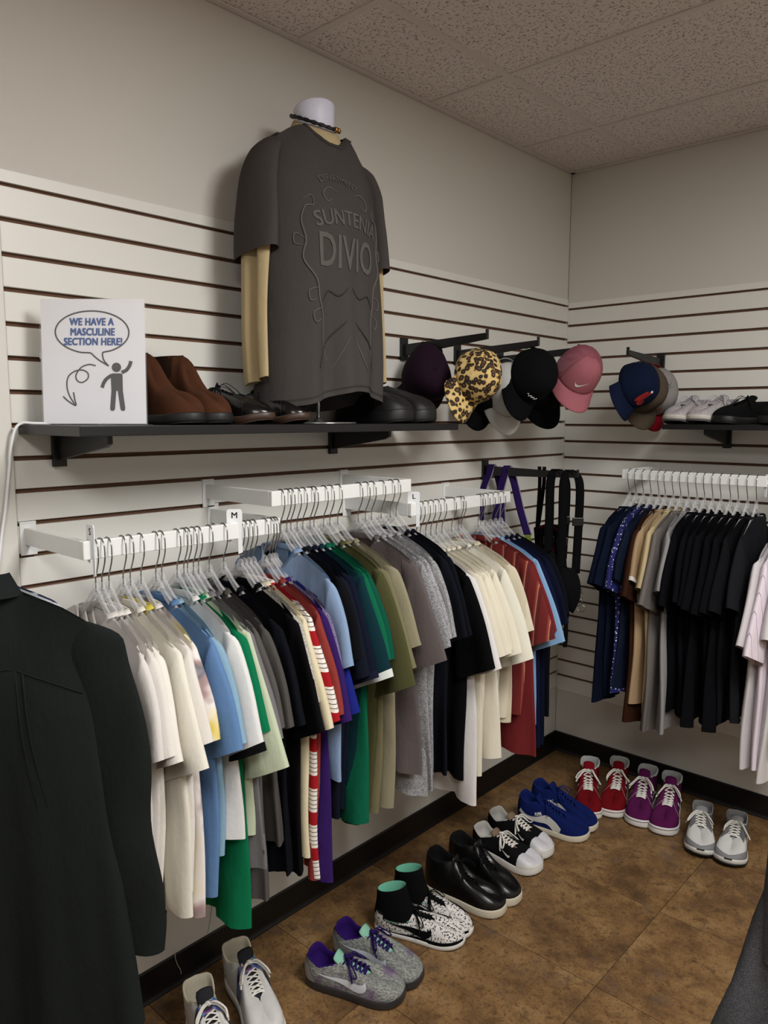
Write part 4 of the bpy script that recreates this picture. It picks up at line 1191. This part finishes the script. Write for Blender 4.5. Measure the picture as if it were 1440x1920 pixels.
for s_, cx_, cy_, xsc in (('WE HAVE A', 522, 300, .80), ('MASCULINE', 525, 357, .80), ('SECTION HERE!', 528, 412, .80)):
    v, f = text_verts(s_, .0225, .055, shear=.06, xscale=xsc, spacing=1.06)
    ox_, oz_ = S2(cx_, cy_)
    mesh('lettering', [(x + ox_, YF, y + oz_) for x, y in v], f, m_blue, sg_, False)
ink('curled_arrow', [(540, 547), (500, 540), (455, 558), (425, 600), (432, 632), (460, 642), (492, 620), (494, 590), (465, 572), (420, 578), (382, 608), (371, 655), (382, 712), (415, 770)], .0015)
ink('arrow_head', [(348, 722), (375, 748), (419, 774), (414, 740), (408, 698)], .0016, n=5)
V = []; F_ = []
def poly(pts):
    k = len(V); V.extend([(S2(*p)[0], YF, S2(*p)[1]) for p in pts]); F_.append(tuple(range(k, k + len(pts))))
poly(disc(659, 556, 27))
poly([(625, 598), (634, 590), (685, 590), (693, 598), (693, 690), (705, 792), (700, 803), (686, 805), (677, 796), (663, 690), (655, 690), (645, 796), (636, 805), (622, 803), (617, 792), (627, 690)])
mesh('pictogram', V, F_, m_ink, sg_, False)
ink('pictogram_arm', [(688, 585), (715, 572), (735, 545), (743, 520)], .0040)
ink('pictogram_arm', [(632, 600), (600, 622), (582, 648), (574, 672)], .0040)
bx_ = thing('white_carton', 'small white carton standing behind the paper sign', 'box', (.035, -2.455, ZS), (0, 0, ang))
MB().box(-.015, .10, 0, .055, 0, .150).build('carton_body', plain('carton_white', 'd9dde2', .6), bx_, smooth=False, bevel=.002)
MB().box(-.0165, .1015, -.0015, .0565, .150, .166).build('lid', plain('carton_lid', 'e4e6e8', .6), bx_, smooth=False, bevel=.002)
tag(MB().tube(curve([(.07, -2.47, ZS + .003), (.05, -2.50, ZS + .0035), (.035, -2.519, ZS + .004), (.030, -2.534, ZS - .012), (.026, -2.545, ZS - .06), (.022, -2.548, ZS - .10), (.022, -2.562, 1.43), (.024, -2.576, 1.36), (.03, -2.60, 1.20), (.03, -2.61, .9), (.03, -2.61, .4), (.03, -2.62, .006)], 6), .0034, 8).build('power_cord', m_tagw), 'white power cord running from the shelf down past the casing', 'cord')

# ---------------------------------------------------------------- cap hooks and caps
def faceout(wall, n, z, length, label, tipz=.012):
    t = thing('display_hook', label, 'hook', (0, 0, 0), group='black straight display hooks')
    W = lambda n_, o, zz: (o, n_, zz) if wall == 0 else (n_, -o, zz)
    def bb(nm, n0, n1, o0, o1, z0, z1, z2=None, z3=None):
        pts = [W(n0, o0, z0), W(n1, o0, z0), W(n1, o1, z2 if z2 is not None else z0), W(n0, o1, z2 if z2 is not None else z0), W(n0, o0, z1), W(n1, o0, z1), W(n1, o1, z3 if z3 is not None else z1), W(n0, o1, z3 if z3 is not None else z1)]
        MB().add(pts, [(0, 3, 2, 1), (4, 5, 6, 7), (0, 1, 5, 4), (1, 2, 6, 5), (2, 3, 7, 6), (3, 0, 4, 7)]).build(nm, m_black, t, smooth=False, bevel=.001)
    bb('wall_plate', n - .017, n + .017, .0006, .012, z - .042, z + .036)
    bb('arm', n - .006, n + .006, .012, length, z - .028, z + .012, z - .004 + tipz, z + .016 + tipz)
    bb('end_stop', n - .006, n + .006, length - .006, length, z + .0165 + tipz, z + .027 + tipz)
    return t
HK = [(-1.168, 1.885), (-.854, 1.885), (-.56, 1.880)]
faceout(0, HK[0][0], HK[0][1], .366, 'black display hook holding the plum and leopard caps', .012)
faceout(0, HK[1][0], HK[1][1], .366, 'black display hook holding the black script cap')
faceout(0, HK[2][0], HK[2][1], .366, 'black display hook holding the pink cap')
faceout(1, .453, 1.880, .33, 'black display hook on the right wall holding the navy cap')

def cap(loc, axis, front, label, mat, brim_mat=None, strap_mat=None, hook=None, R=.088, Hc=.118, floppy=0.0, mesh_back=None, extra=None, brim_len=.070, seed=1, btn=True, front_mat=None):
    Z = Vector(axis).normalized(); Y = Vector(front); Y = (Y - Z * Y.dot(Z)).normalized(); X = Y.cross(Z)
    t = thing('baseball_cap', label, 'cap', loc, group='caps on the wall hooks')
    M3 = Matrix((X, Y, Z)).transposed(); t.rotation_euler = M3.to_euler()
    rn = random.Random(seed); a1, a2 = rn.uniform(0, 6), rn.uniform(0, 6)
    def cp(w, f, off=0.0):
        # w angle (0 = front), f 0..1 from rim to button
        ph = f * PI / 2
        rx, ry = R * .92, R * 1.12
        rr = math.cos(ph) ** .72
        fr = max(0, math.cos(w))
        x = rx * math.sin(w) * rr; y = ry * math.cos(w) * rr; z = Hc * math.sin(ph) ** .95
        z += .012 * fr * math.sin(2 * ph)
        seam = 1 - .018 * (abs(math.cos(3 * w)) ** 14) * math.sin(2 * ph)
        d = 1 + floppy * (.10 * math.sin(2 * w + a1) * math.sin(2 * ph) + .07 * math.sin(3 * w + a2) * math.cos(ph)) + off / R
        return (x * d * seam, y * d * seam, z * (1 - floppy * .10 * (1 + math.sin(w + a2))) + off)
    NW, NF = 36, 10
    def holes(i, j):   # keyhole over the adjuster strap
        w = 2 * PI * (i + .5) / NW; f = (j + .5) / NF
        dw = abs(w - PI)
        return (dw / .52) ** 2 + (f / .30) ** 2 < 1
    V = [cp(2 * PI * i / NW, j / NF) for j in range(NF) for i in range(NW)] + [cp(0, 1)]
    top_i = len(V) - 1
    fa = {'crown': [], 'back': []}
    for j in range(NF):
        for i in range(NW):
            if holes(i, j): continue
            q = (j * NW + i, j * NW + (i + 1) % NW, (j + 1) * NW + (i + 1) % NW, (j + 1) * NW + i) if j < NF - 1 else (j * NW + i, j * NW + (i + 1) % NW, top_i)
            w = 2 * PI * (i + .5) / NW
            isb = mesh_back is not None and PI / 3 * .98 < w < 2 * PI - PI / 3 * .98
            fa['back' if isb else 'crown'].append(q)
    def part(nm, F2, m_):
        used = sorted({i for q in F2 for i in q}); mp = {k: n_ for n_, k in enumerate(used)}
        o = mesh(nm, [V[k] for k in used], [tuple(mp[i] for i in q) for q in F2], m_, t)
        s = o.modifiers.new('solid', 'SOLIDIFY'); s.thickness = .0016; s.offset = -1
        return o
    part('crown', fa['crown'], front_mat or mat)
    if fa['back']: part('mesh_panels', fa['back'], mesh_back)
    # brim
    rows_ = []
    for k in range(9):
        q = k / 8; row_ = []
        for i in range(17):
            w = -1.12 + 2.24 * i / 16; bx0, by0, _ = cp(w, 0)
            e = brim_len * (max(0, math.cos(w * 1.30)) ** .55)
            x = bx0 * (1 + .10 * q); y = by0 + e * q
            row_.append((x, y, .004 - .016 * q - 3.2 * x * x * (.4 + .9 * q) + .010))
        rows_.append(row_)
    MB().slab(rows_, (0, 0, -.003)).build('brim', brim_mat or mat, t)
    pts = []
    for i in range(13):
        w = PI - .58 + 1.16 * i / 12; x, y, z = cp(w, .03); pts.append((x, y - .001 - .012 * math.cos((w - PI) * 2.4), z + .006))
    rows_ = [[(x, y, z - .008) for x, y, z in pts], [(x, y, z + .008) for x, y, z in pts]]
    MB().slab(rows_, (0, -.0016, 0)).build('adjuster_strap', strap_mat or mat, t)
    if btn:
        c = cp(0, 1); m = MB(); m.grid([[(.007 * math.cos(a) * math.cos(e), .007 * math.sin(a) * math.cos(e), c[2] + .004 * math.sin(e)) for a in [2 * PI * k / 12 for k in range(12)]] for e in (0, .6, 1.2, 1.5)], closed=True)
        m.build('button', mat, t)
    seams = MB()
    for k in range(6):
        w0 = PI / 6 + k * PI / 3 if mesh_back is None else k * PI / 3
        if abs(w0 - PI) < .2: continue
        seams.tube([cp(w0, f, .0006) for f in np.linspace(.02, .98, 12)], .0011, 5)
    seams.build('seam_tape', mat, t)
    if extra: extra(t, cp)
    return t
def leopard():
    m, nt, b = nmat('leopard_print')
    v = coords(nt)
    wv = noise(nt, v, 30, 2); vm = node(nt, 'ShaderNodeVectorMath', operation='MULTIPLY_ADD'); vm.inputs[1].default_value = (.02, .02, .02)
    cmb = nt.nodes.new('ShaderNodeCombineXYZ')
    for k in range(3): nt.links.new(wv, cmb.inputs[k])
    nt.links.new(cmb.outputs[0], vm.inputs[0]); nt.links.new(v, vm.inputs[2])
    vo = node(nt, 'ShaderNodeTexVoronoi', i_Scale=58); nt.links.new(vm.outputs[0], vo.inputs['Vector'])
    c = ramp(nt, vo.outputs['Distance'], [(0, hexc('6b4526')), (.22, hexc('5a3a20')), (.30, hexc('1c110c')), (.50, hexc('1c110c')), (.56, hexc('c9a862')), (1, hexc('d4be8c'))], 'LINEAR')
    nt.links.new(c, b.inputs['Base Color']); b.inputs['Roughness'].default_value = .8
    return m
m_leo = leopard()
def swoosh_flat(cp, w0, f0, sc, mat, parent, n=14):
    # curved tick laid on the crown front
    top_, bot = [], []
    outl = curve([(-1.0, .10), (-.72, -.30), (-.35, -.34), (.2, -.12), (1.15, .34)], 5)
    inn = curve([(-1.0, .10), (-.80, -.10), (-.38, -.16), (.2, -.02), (1.15, .34)], 5)
    rows_ = [[cp(w0 - a * sc, f0 + b * sc * .75, .0022) for a, b in L_] for L_ in (outl, inn)]
    MB().grid(rows_).build('swoosh', mat, parent)
m_whp = plain('white_embroidery', 'e8e6e4', .6)
# pink trucker
pk = fabric('a06068'); m_net, nt, b = nmat('pink_trucker_mesh')
b.inputs['Base Color'].default_value = hexc('8f4c5c'); b.inputs['Roughness'].default_value = .8; b.inputs['Alpha'].default_value = .78
cap((.370, -.592, 1.800), (.757, -.38, .60), (.225, -.466, -.69), 'pink trucker cap with mesh back and white tick on its hook', pk, mesh_back=m_net, R=.090, extra=lambda t, cp: swoosh_flat(cp, .08, .24, .30, m_whp, t), brim_len=.078, seed=3)
cap((.215, -.585, 1.755), (.82, -.5, .2), (.25, .1, -.95), 'plain black cap hanging behind the pink trucker cap', fabric('090a0d'), seed=5, floppy=.5)
def script(t, cp):
    m = MB()
    m.tube([cp(.34 - .045 * k + .02 * math.sin(k * 2.1), .22 + .03 * math.sin(k * 1.7), .0022) for k in range(14)], .0011, 5)
    m.build('script_embroidery', m_whp, t)
cap((.318, -.850, 1.785), (.91, -.18, .19), (-.02, -.42, -.86), 'black cap with small white script embroidery on the middle hook', fabric('0a0b0e'), extra=script, seed=8, floppy=.35, brim_len=.075)
cap((.225, -.852, 1.745), (.80, -.5, .1), (-.05, .1, -.97), 'white cap wedged between two black caps', fabric('b9bab8'), seed=9, floppy=.4)
cap((.135, -.858, 1.755), (.86, -.42, .1), (-.10, -.25, -.95), 'black cap hanging behind the leopard print cap', fabric('0b0b0d'), seed=11, floppy=.4)
cap((.295, -1.166, 1.772), (.955, .0, .17), (-.23, -.48, -.78), 'leopard print cap on the hook beside the torso form', m_leo, seed=13, floppy=.45, R=.084, brim_len=.078)
cap((.105, -1.166, 1.790), (.80, -.55, .1), (-.15, -.1, -.97), 'dark plum knitted cap on the hook above the black boots', fabric('221320'), seed=17, floppy=.9, R=.090, brim_len=.045)
def sox(t, cp):
    red = plain('red_embroidery', 'a3201c', .7)
    def blob(pts, mat, nm):
        c = curve(pts, 4, True); ctr = np.mean(np.array(c), 0)
        V = [cp(a - .30, b - .08, .0026) for a, b in c] + [cp(ctr[0] - .30, ctr[1] - .08, .003)]
        n = len(c); mesh(nm, V, [(i, (i + 1) % n, n) for i in range(n)], mat, t)
    blob([(.30, .60), (.18, .60), (.17, .44), (.04, .34), (-.10, .33), (-.12, .25), (.10, .23), (.26, .32), (.32, .46)], red, 'sock_emblem')
    blob([(.46, .54), (.36, .56), (.34, .42), (.24, .30), (.28, .23), (.42, .31), (.46, .42)], red, 'sock_emblem')
    blob([(.30, .66), (.18, .66), (.18, .61), (.30, .61)], m_whp, 'sock_cuff')
nv = fabric('121b33')
cap((.462, -.318, 1.765), (.915, -.036, .23), (-.03, -.63, -.70), 'navy cap with a red sock emblem on the right wall hook', nv, extra=sox, seed=19, floppy=.3, brim_len=.072)
cap((.462, -.205, 1.757), (.78, -.55, .1), (.05, .10, -.97), 'olive brown cap behind the navy cap', fabric('51463a'), seed=23, floppy=.3)
cap((.462, -.098, 1.752), (.80, -.5, .1), (.05, .05, -.97), 'red and grey cap nearest the right wall', fabric('7d7b7a'), brim_mat=fabric('7e1220'), front_mat=fabric('8e8a88'), strap_mat=fabric('8e1c30'), seed=29, floppy=.3,
    extra=lambda t, cp: mesh('patch', [cp(a, b, .002) for a, b in ((.25, .30), (.42, .30), (.335, .46))], [(0, 1, 2)], plain('red_embroidery', 'a3201c', .7), t))

# ---------------------------------------------------------------- bags and straps on the corner hook
BY = -.655
faceout(0, BY, 1.432, .43, 'black display hook in the corner holding bags and straps', -.012)
def band(nm, pts, w, mat, parent, wd=(.74, .67, 0), th=.0022, n=6):
    c = curve(pts, n); wd = Vector(wd).normalized() * (w / 2)
    rows_ = [[tuple(Vector(p) - wd), tuple(p), tuple(Vector(p) + wd)] for p in c]
    nrm = Vector(wd).cross(Vector((0, 0, 1))).normalized() * th
    return MB().slab(rows_, tuple(nrm)).build(nm, mat, parent)
pur = fabric('26174a'); bkw = fabric('0b0b0c'); edge = fabric('8d87a0')
t = thing('purple_strap', 'purple webbing strap with pale edging looped over the corner hook', 'strap', (0, 0, 0))
for pts in ([(.045, BY - .008, 1.452), (.030, BY - .014, 1.40), (.005, BY - .016, 1.33), (-.0 + .004, BY - .018, 1.22)], [(.045, BY - .006, 1.452), (.058, BY + .014, 1.40), (.075, BY + .016, 1.33), (.085, BY + .016, 1.20)]):
    s_ = band('webbing', pts, .026, pur, t)
    band('edging', [(p[0] + .011, p[1] + .0075, p[2]) for p in pts], .004, edge, s_, th=.004)
t = thing('purple_strap', 'purple webbing strap with green tab hanging from the corner hook', 'strap', (0, 0, 0))
for pts in ([(.120, BY - .008, 1.450), (.105, BY - .012, 1.40), (.082, BY - .016, 1.30), (.070, BY - .016, 1.17)], [(.120, BY - .006, 1.450), (.140, BY + .012, 1.38), (.172, BY + .014, 1.27), (.208, BY + .014, 1.175)]):
    s_ = band('webbing', pts, .030, pur, t)
    band('edging', [(p[0] + .012, p[1] + .009, p[2]) for p in pts], .004, edge, s_, th=.004)
band('tab', [(.208, BY + .014, 1.176), (.213, BY + .014, 1.150)], .022, fabric('6d7a2a'), t)
# black tote with red trim
t = thing('tote_bag', 'black shoulder bag with red trim hanging in the corner', 'bag', (0, 0, 0))
for dx in (0, .018):
    band('strap', [(.262 + dx * 1.2, BY, 1.452), (.258 + dx, BY + .012, 1.38), (.250 + dx * .5, BY + .018, 1.26), (.245, BY + .02, 1.17)], .014, bkw, t)
rows_ = []
for k in range(9):
    q = k / 8; z = 1.205 - .28 * q
    rows_.append([(.225 + .125 * i / 8 + .012 * q, BY + .03 + .012 * math.sin(i * 1.3 + q * 3), z + .016 * math.sin(PI * i / 8) * (1 - q)) for i in range(9)])
MB().slab(rows_, (.0, .045, 0)).build('bag_body', fabric('100e0f'), t)
band('red_trim', [(.245, BY + .020, 1.205), (.30, BY + .018, 1.222), (.345, BY + .020, 1.203)], .012, fabric('6d1a26'), t, wd=(0, 0, 1))
band('red_panel', [(.312, BY + .014, 1.16), (.320, BY + .012, 1.11), (.330, BY + .014, 1.05)], .022, fabric('86202e'), t)
# black waist packs with buckles
def pack(x, label, zb, trim, seed):
    t = thing('waist_pack', label, 'bag', (0, 0, 0), group='black strapped bags on the corner hook')
    band('strap', [(x, BY - .002, 1.446), (x - .012, BY - .018, 1.40), (x - .010, BY - .022, 1.25), (x - .012, BY - .024, zb + .12)], .034, bkw, t)
    band('strap', [(x, BY - .002, 1.446), (x + .026, BY + .004, 1.43), (x + .040, BY + .010, 1.38), (x + .040, BY + .010, 1.25), (x + .036, BY + .006, zb + .12)], .032, bkw, t)
    for dz, dx in ((1.25, .040), (1.17, -.012)):
        m = MB().box(-.021, .021, -.004, .004, -.016, .016)
        o = m.build('buckle', plain('black_plastic', '0d0d0e', .35), t, smooth=False, bevel=.002); o.location = (x + dx, BY - .016 + (.02 if dx > 0 else 0), dz); o.rotation_euler = (0, 0, .74)
    rg = []
    for k in range(9):
        q = k / 8; z = zb + .14 - .16 * q; a = .048 * math.sin(PI * (.12 + .80 * q)) ** .6; b = .026 * math.sin(PI * (.10 + .85 * q)) ** .7
        rg.append([(x + .012 + (a * math.cos(w) - b * math.sin(w)) * .74 + .02 * q, BY - .02 + (a * math.cos(w) + b * math.sin(w)) * .67, z + .01 * math.sin(3 * w + seed)) for w in [2 * PI * i / 18 for i in range(18)]])
    m = MB().grid(rg, closed=True); m.f += [tuple(range(18))[::-1], tuple(range(len(m.v) - 18, len(m.v)))]
    m.build('pouch', fabric('0c0c0e'), t)
    band('zipper', [(x - .02, BY - .055, zb + .07), (x + .02, BY - .038, zb + .075), (x + .06, BY + .0, zb + .07)], .010, trim, t, wd=(0, 0, 1))
    return t
pack(.335, 'black waist pack with grey zipper on the corner hook', .98, fabric('5a5a5c'), 1)
t = pack(.392, 'black waist pack with pink zipper nearest the hook tip', .93, fabric('96406a'), 2)
band('strap_end', [(.405, BY, .925), (.398, BY, .86), (.40, BY - .002, .80), (.396, BY, .755)], .016, bkw, t)
band('pink_lining', [(.372, BY - .03, .905), (.385, BY - .03, .875), (.38, BY - .03, .86)], .030, fabric('9a3560'), t)
t = thing('key_chain', 'small chrome key chain clipped to the pink-zip waist pack', 'key chain', (0, 0, 0))
m = MB()
for k in range(6): m.tube([(.455 + .003 * math.cos(w) * (k % 2), BY + .010 + .003 * math.cos(w) * ((k + 1) % 2), .990 - k * .010 + .006 * math.sin(w)) for w in [2 * PI * i / 10 for i in range(10)]], .0009, 5, closed=True)
m.build('chain', m_wire, t)
MB().tube([(.455 + .015 * math.cos(w), BY + .010 + .004 * math.cos(w), .918 + .013 * math.sin(w)) for w in [2 * PI * i / 20 for i in range(20)]], .0013, 6, closed=True).build('split_ring', m_wire, t)
t = thing('carabiner', 'chrome oval carabiner clipped on the black bag straps', 'carabiner', (0, 0, 0))
MB().tube([(.388 + .022 * math.cos(w) , BY - .05 + .016 * math.cos(w), 1.03 + .011 * math.sin(w) - .008 * math.cos(w)) for w in [2 * PI * i / 24 for i in range(24)]], .0016, 6, closed=True).build('oval_ring', m_wire, t)
# ---------------------------------------------------------------- garments hanging nearest the aisle
NK = Vector((.421, -2.786)); E_ = Vector((-.99, .10)).normalized()
HZ = 1.495
def stand(label, p0, p1, post, z, mid=None):
    t = thing('garment_stand', label, 'clothes rail', (post[0], post[1], 0), group='chrome garment stands')
    q = lambda p, zz: (p[0] - post[0], p[1] - post[1], zz)
    chrome = plain('chrome_tube', 'b8b8b8', .2, 1.0)
    MB().tube([q(p0, z - .013)] + ([q(mid, z - .013)] if mid else []) + [q(p1, z - .013)], .0125, 12).build('bar', chrome, t)
    MB().tube([(0, 0, .01), (0, 0, z - .02)], .015, 12).build('post', chrome, t)
    m = MB()
    for a in (.4, 2.0, 3.6, 5.1): m.tube([(0, 0, .02), (.28 * math.cos(a), .28 * math.sin(a), .012)], .011, 8)
    m.build('feet', chrome, t)
P0 = NK + E_ * .098; P1 = NK + Vector((.85, -.53)) * .75
stand('chrome garment stand holding the black button-up shirt', P0, P1, NK + Vector((.85, -.53)) * .42, HZ, NK)
rz = math.radians(42.5 + 180)
m_bk = fabric('1b1f1e', 'twill')
def longshirt(loc, rz, label, mat, **kw):
    hw_ = kw.get('hw', .235); L_ = kw.get('length', .80)
    t = shirt(loc, rz, label, mat, None, slv=.05, slv_w=.03, nbump=.03, name='button_shirt', cat='shirt', rows=22, cols=30, thk=.030, collar='none', dip=.03, **kw)
    for o in [c for c in t.children if c.name.startswith('sleeve')]: bpy.data.objects.remove(o)
    # full-length sleeves hanging straight down from the shoulder
    for sg in (-1, 1):
        R_ = []; path = curve([(.200, 0, -.205), (.232, 0, -.238), (.255, 0, -.32), (.272, 0, -.46), (.280, 0, -.60), (.290, -.005, -.73), (.298, -.01, -.83)], 5); N = len(path)
        for i, p in enumerate(path):
            q = i / (N - 1); a = float(np.interp(q, [0, .15, .5, .9, 1], [.030, .056, .056, .048, .046])); b_ = float(np.interp(q, [0, .2, 1], [.008, .014, .016]))
            ring = []
            for k in range(20):
                w = 2 * PI * k / 20
                x = p[0] - .026 + a * math.cos(w) + .006 * math.sin(q * 17 + w); y = p[1] - .006 + b_ * math.sin(w) + .005 * math.sin(q * 14 + 2 * math.cos(w) + sg)
                ring.append((sg * x, y, p[2] - .03 * (1 - math.cos(w)) * .5 * (1 - q)))
            R_.append(ring)
        s_ = MB().grid(R_, closed=True).build('sleeve', mat, t)
        MB().grid([[(x * 1.005, y * 1.12, z) for x, y, z in r_] for r_ in R_[-5:]], closed=True).build('cuff', mat, s_)
    # folded collar
    A = []; B = []; C_ = []
    for k in range(28):
        w = 2 * PI * k / 28; u = .082 * math.cos(w); v = .040 * math.sin(w)
        z0 = -.150 - (.03 if math.sin(w) < 0 else .0) * abs(math.sin(w))
        A.append((u * 1.02, v * 1.05, z0 - .004)); B.append((u * .90, v * .95, z0 + .030)); C_.append((u * 1.18, v * 1.40, z0 - .008))
    MB().grid([A, B, [(x * 1.04, y * 1.08, z + .001) for x, y, z in B], C_], closed=True).build('collar', mat, t)
    # yoke seam and back pleats laid on the back panel
    Pb = shirt.P
    MB().tube([Vector(Pb(c, .155 + .012 * c * c, 1)) + Vector((0, .0008, 0)) for c in np.linspace(-.93, .93, 30)], .0014, 5).build('yoke_seam', mat, t)
    for c0 in (-.42, -.36, .36, .42):
        MB().tube([Vector(Pb(c0 * (1 + .03 * k), .158 + .035 * k, 1)) + Vector((0, .0006, 0)) for k in range(9)], [.0022 - .00024 * k for k in range(9)], 5).build('pleat', mat, t)
    return t
loc = (NK.x, NK.y, HZ)
longshirt(loc, rz, 'black long-sleeved button-up shirt on the garment stand, back showing', m_bk, length=.86, hw=.232, hem_curve=.06, amp=.008, ph=1.3, hem=1.20)
hanger(loc, rz, 'clear plastic hanger inside the black button-up shirt', None)
nst = stripes('navy_white_fine_stripe', [(0, '1b2140'), (.62, 'a9adb8'), (.74, '1b2140')], 42)
for k, (lab, mt, dd, dz) in enumerate((('white shirt behind the black button-up shirt', fabric('b9bcbe'), .05, .0), ('navy striped shirt at the end of the garment stand', nst, .085, .0))):
    p = NK + E_ * dd
    shirt((p.x, p.y, HZ + dz), rz + .04 * (k + 1), lab, mt, 'shirts behind the black button-up', hw=.185, length=.62, slv=.20)
    hanger((p.x, p.y, HZ + dz), rz + .04 * (k + 1), 'clear plastic hanger inside the ' + lab, 'hangers on the garment stand')
# grey wool coats on the opposite side of the aisle
CC = Vector((1.672, -1.832)); ez = Vector((.675, -.737))
BD = Vector((.985, .175))
mw = fabric('434346', 'tweed'); mw2 = fabric('6c6d70', 'tweed')
stand('chrome garment stand holding the grey wool coats', CC - BD * .03, CC + BD * .55, CC + BD * .50, HZ)
def coat(dx, lab, mat, rzz, **kw):
    p = CC + BD * dx
    t = shirt((p.x, p.y, HZ), rzz, lab, mat, 'grey coats across the aisle', name='wool_coat', cat='coat', hw=.21, length=1.02, hem=1.95, slv=.56, ang=84, slv_w=.15, thk=.040, amp=.012, rows=22, cols=28, **kw)
    m = MB().tube([(-.150 - .05 * q, -.034, -.45 - .70 * q) for q in np.linspace(0, 1, 12)], .0016, 5).build('side_seam', mat, t)
    hanger((p.x, p.y, HZ), rzz, 'clear plastic hanger inside the ' + lab, 'hangers on the coat stand')
coat(.0, 'charcoal wool coat hanging across the aisle', mw, math.radians(42.5), ph=.6)
coat(.15, 'mid-grey wool coat hanging behind the charcoal coat', mw2, math.radians(42.5), ph=2.2)
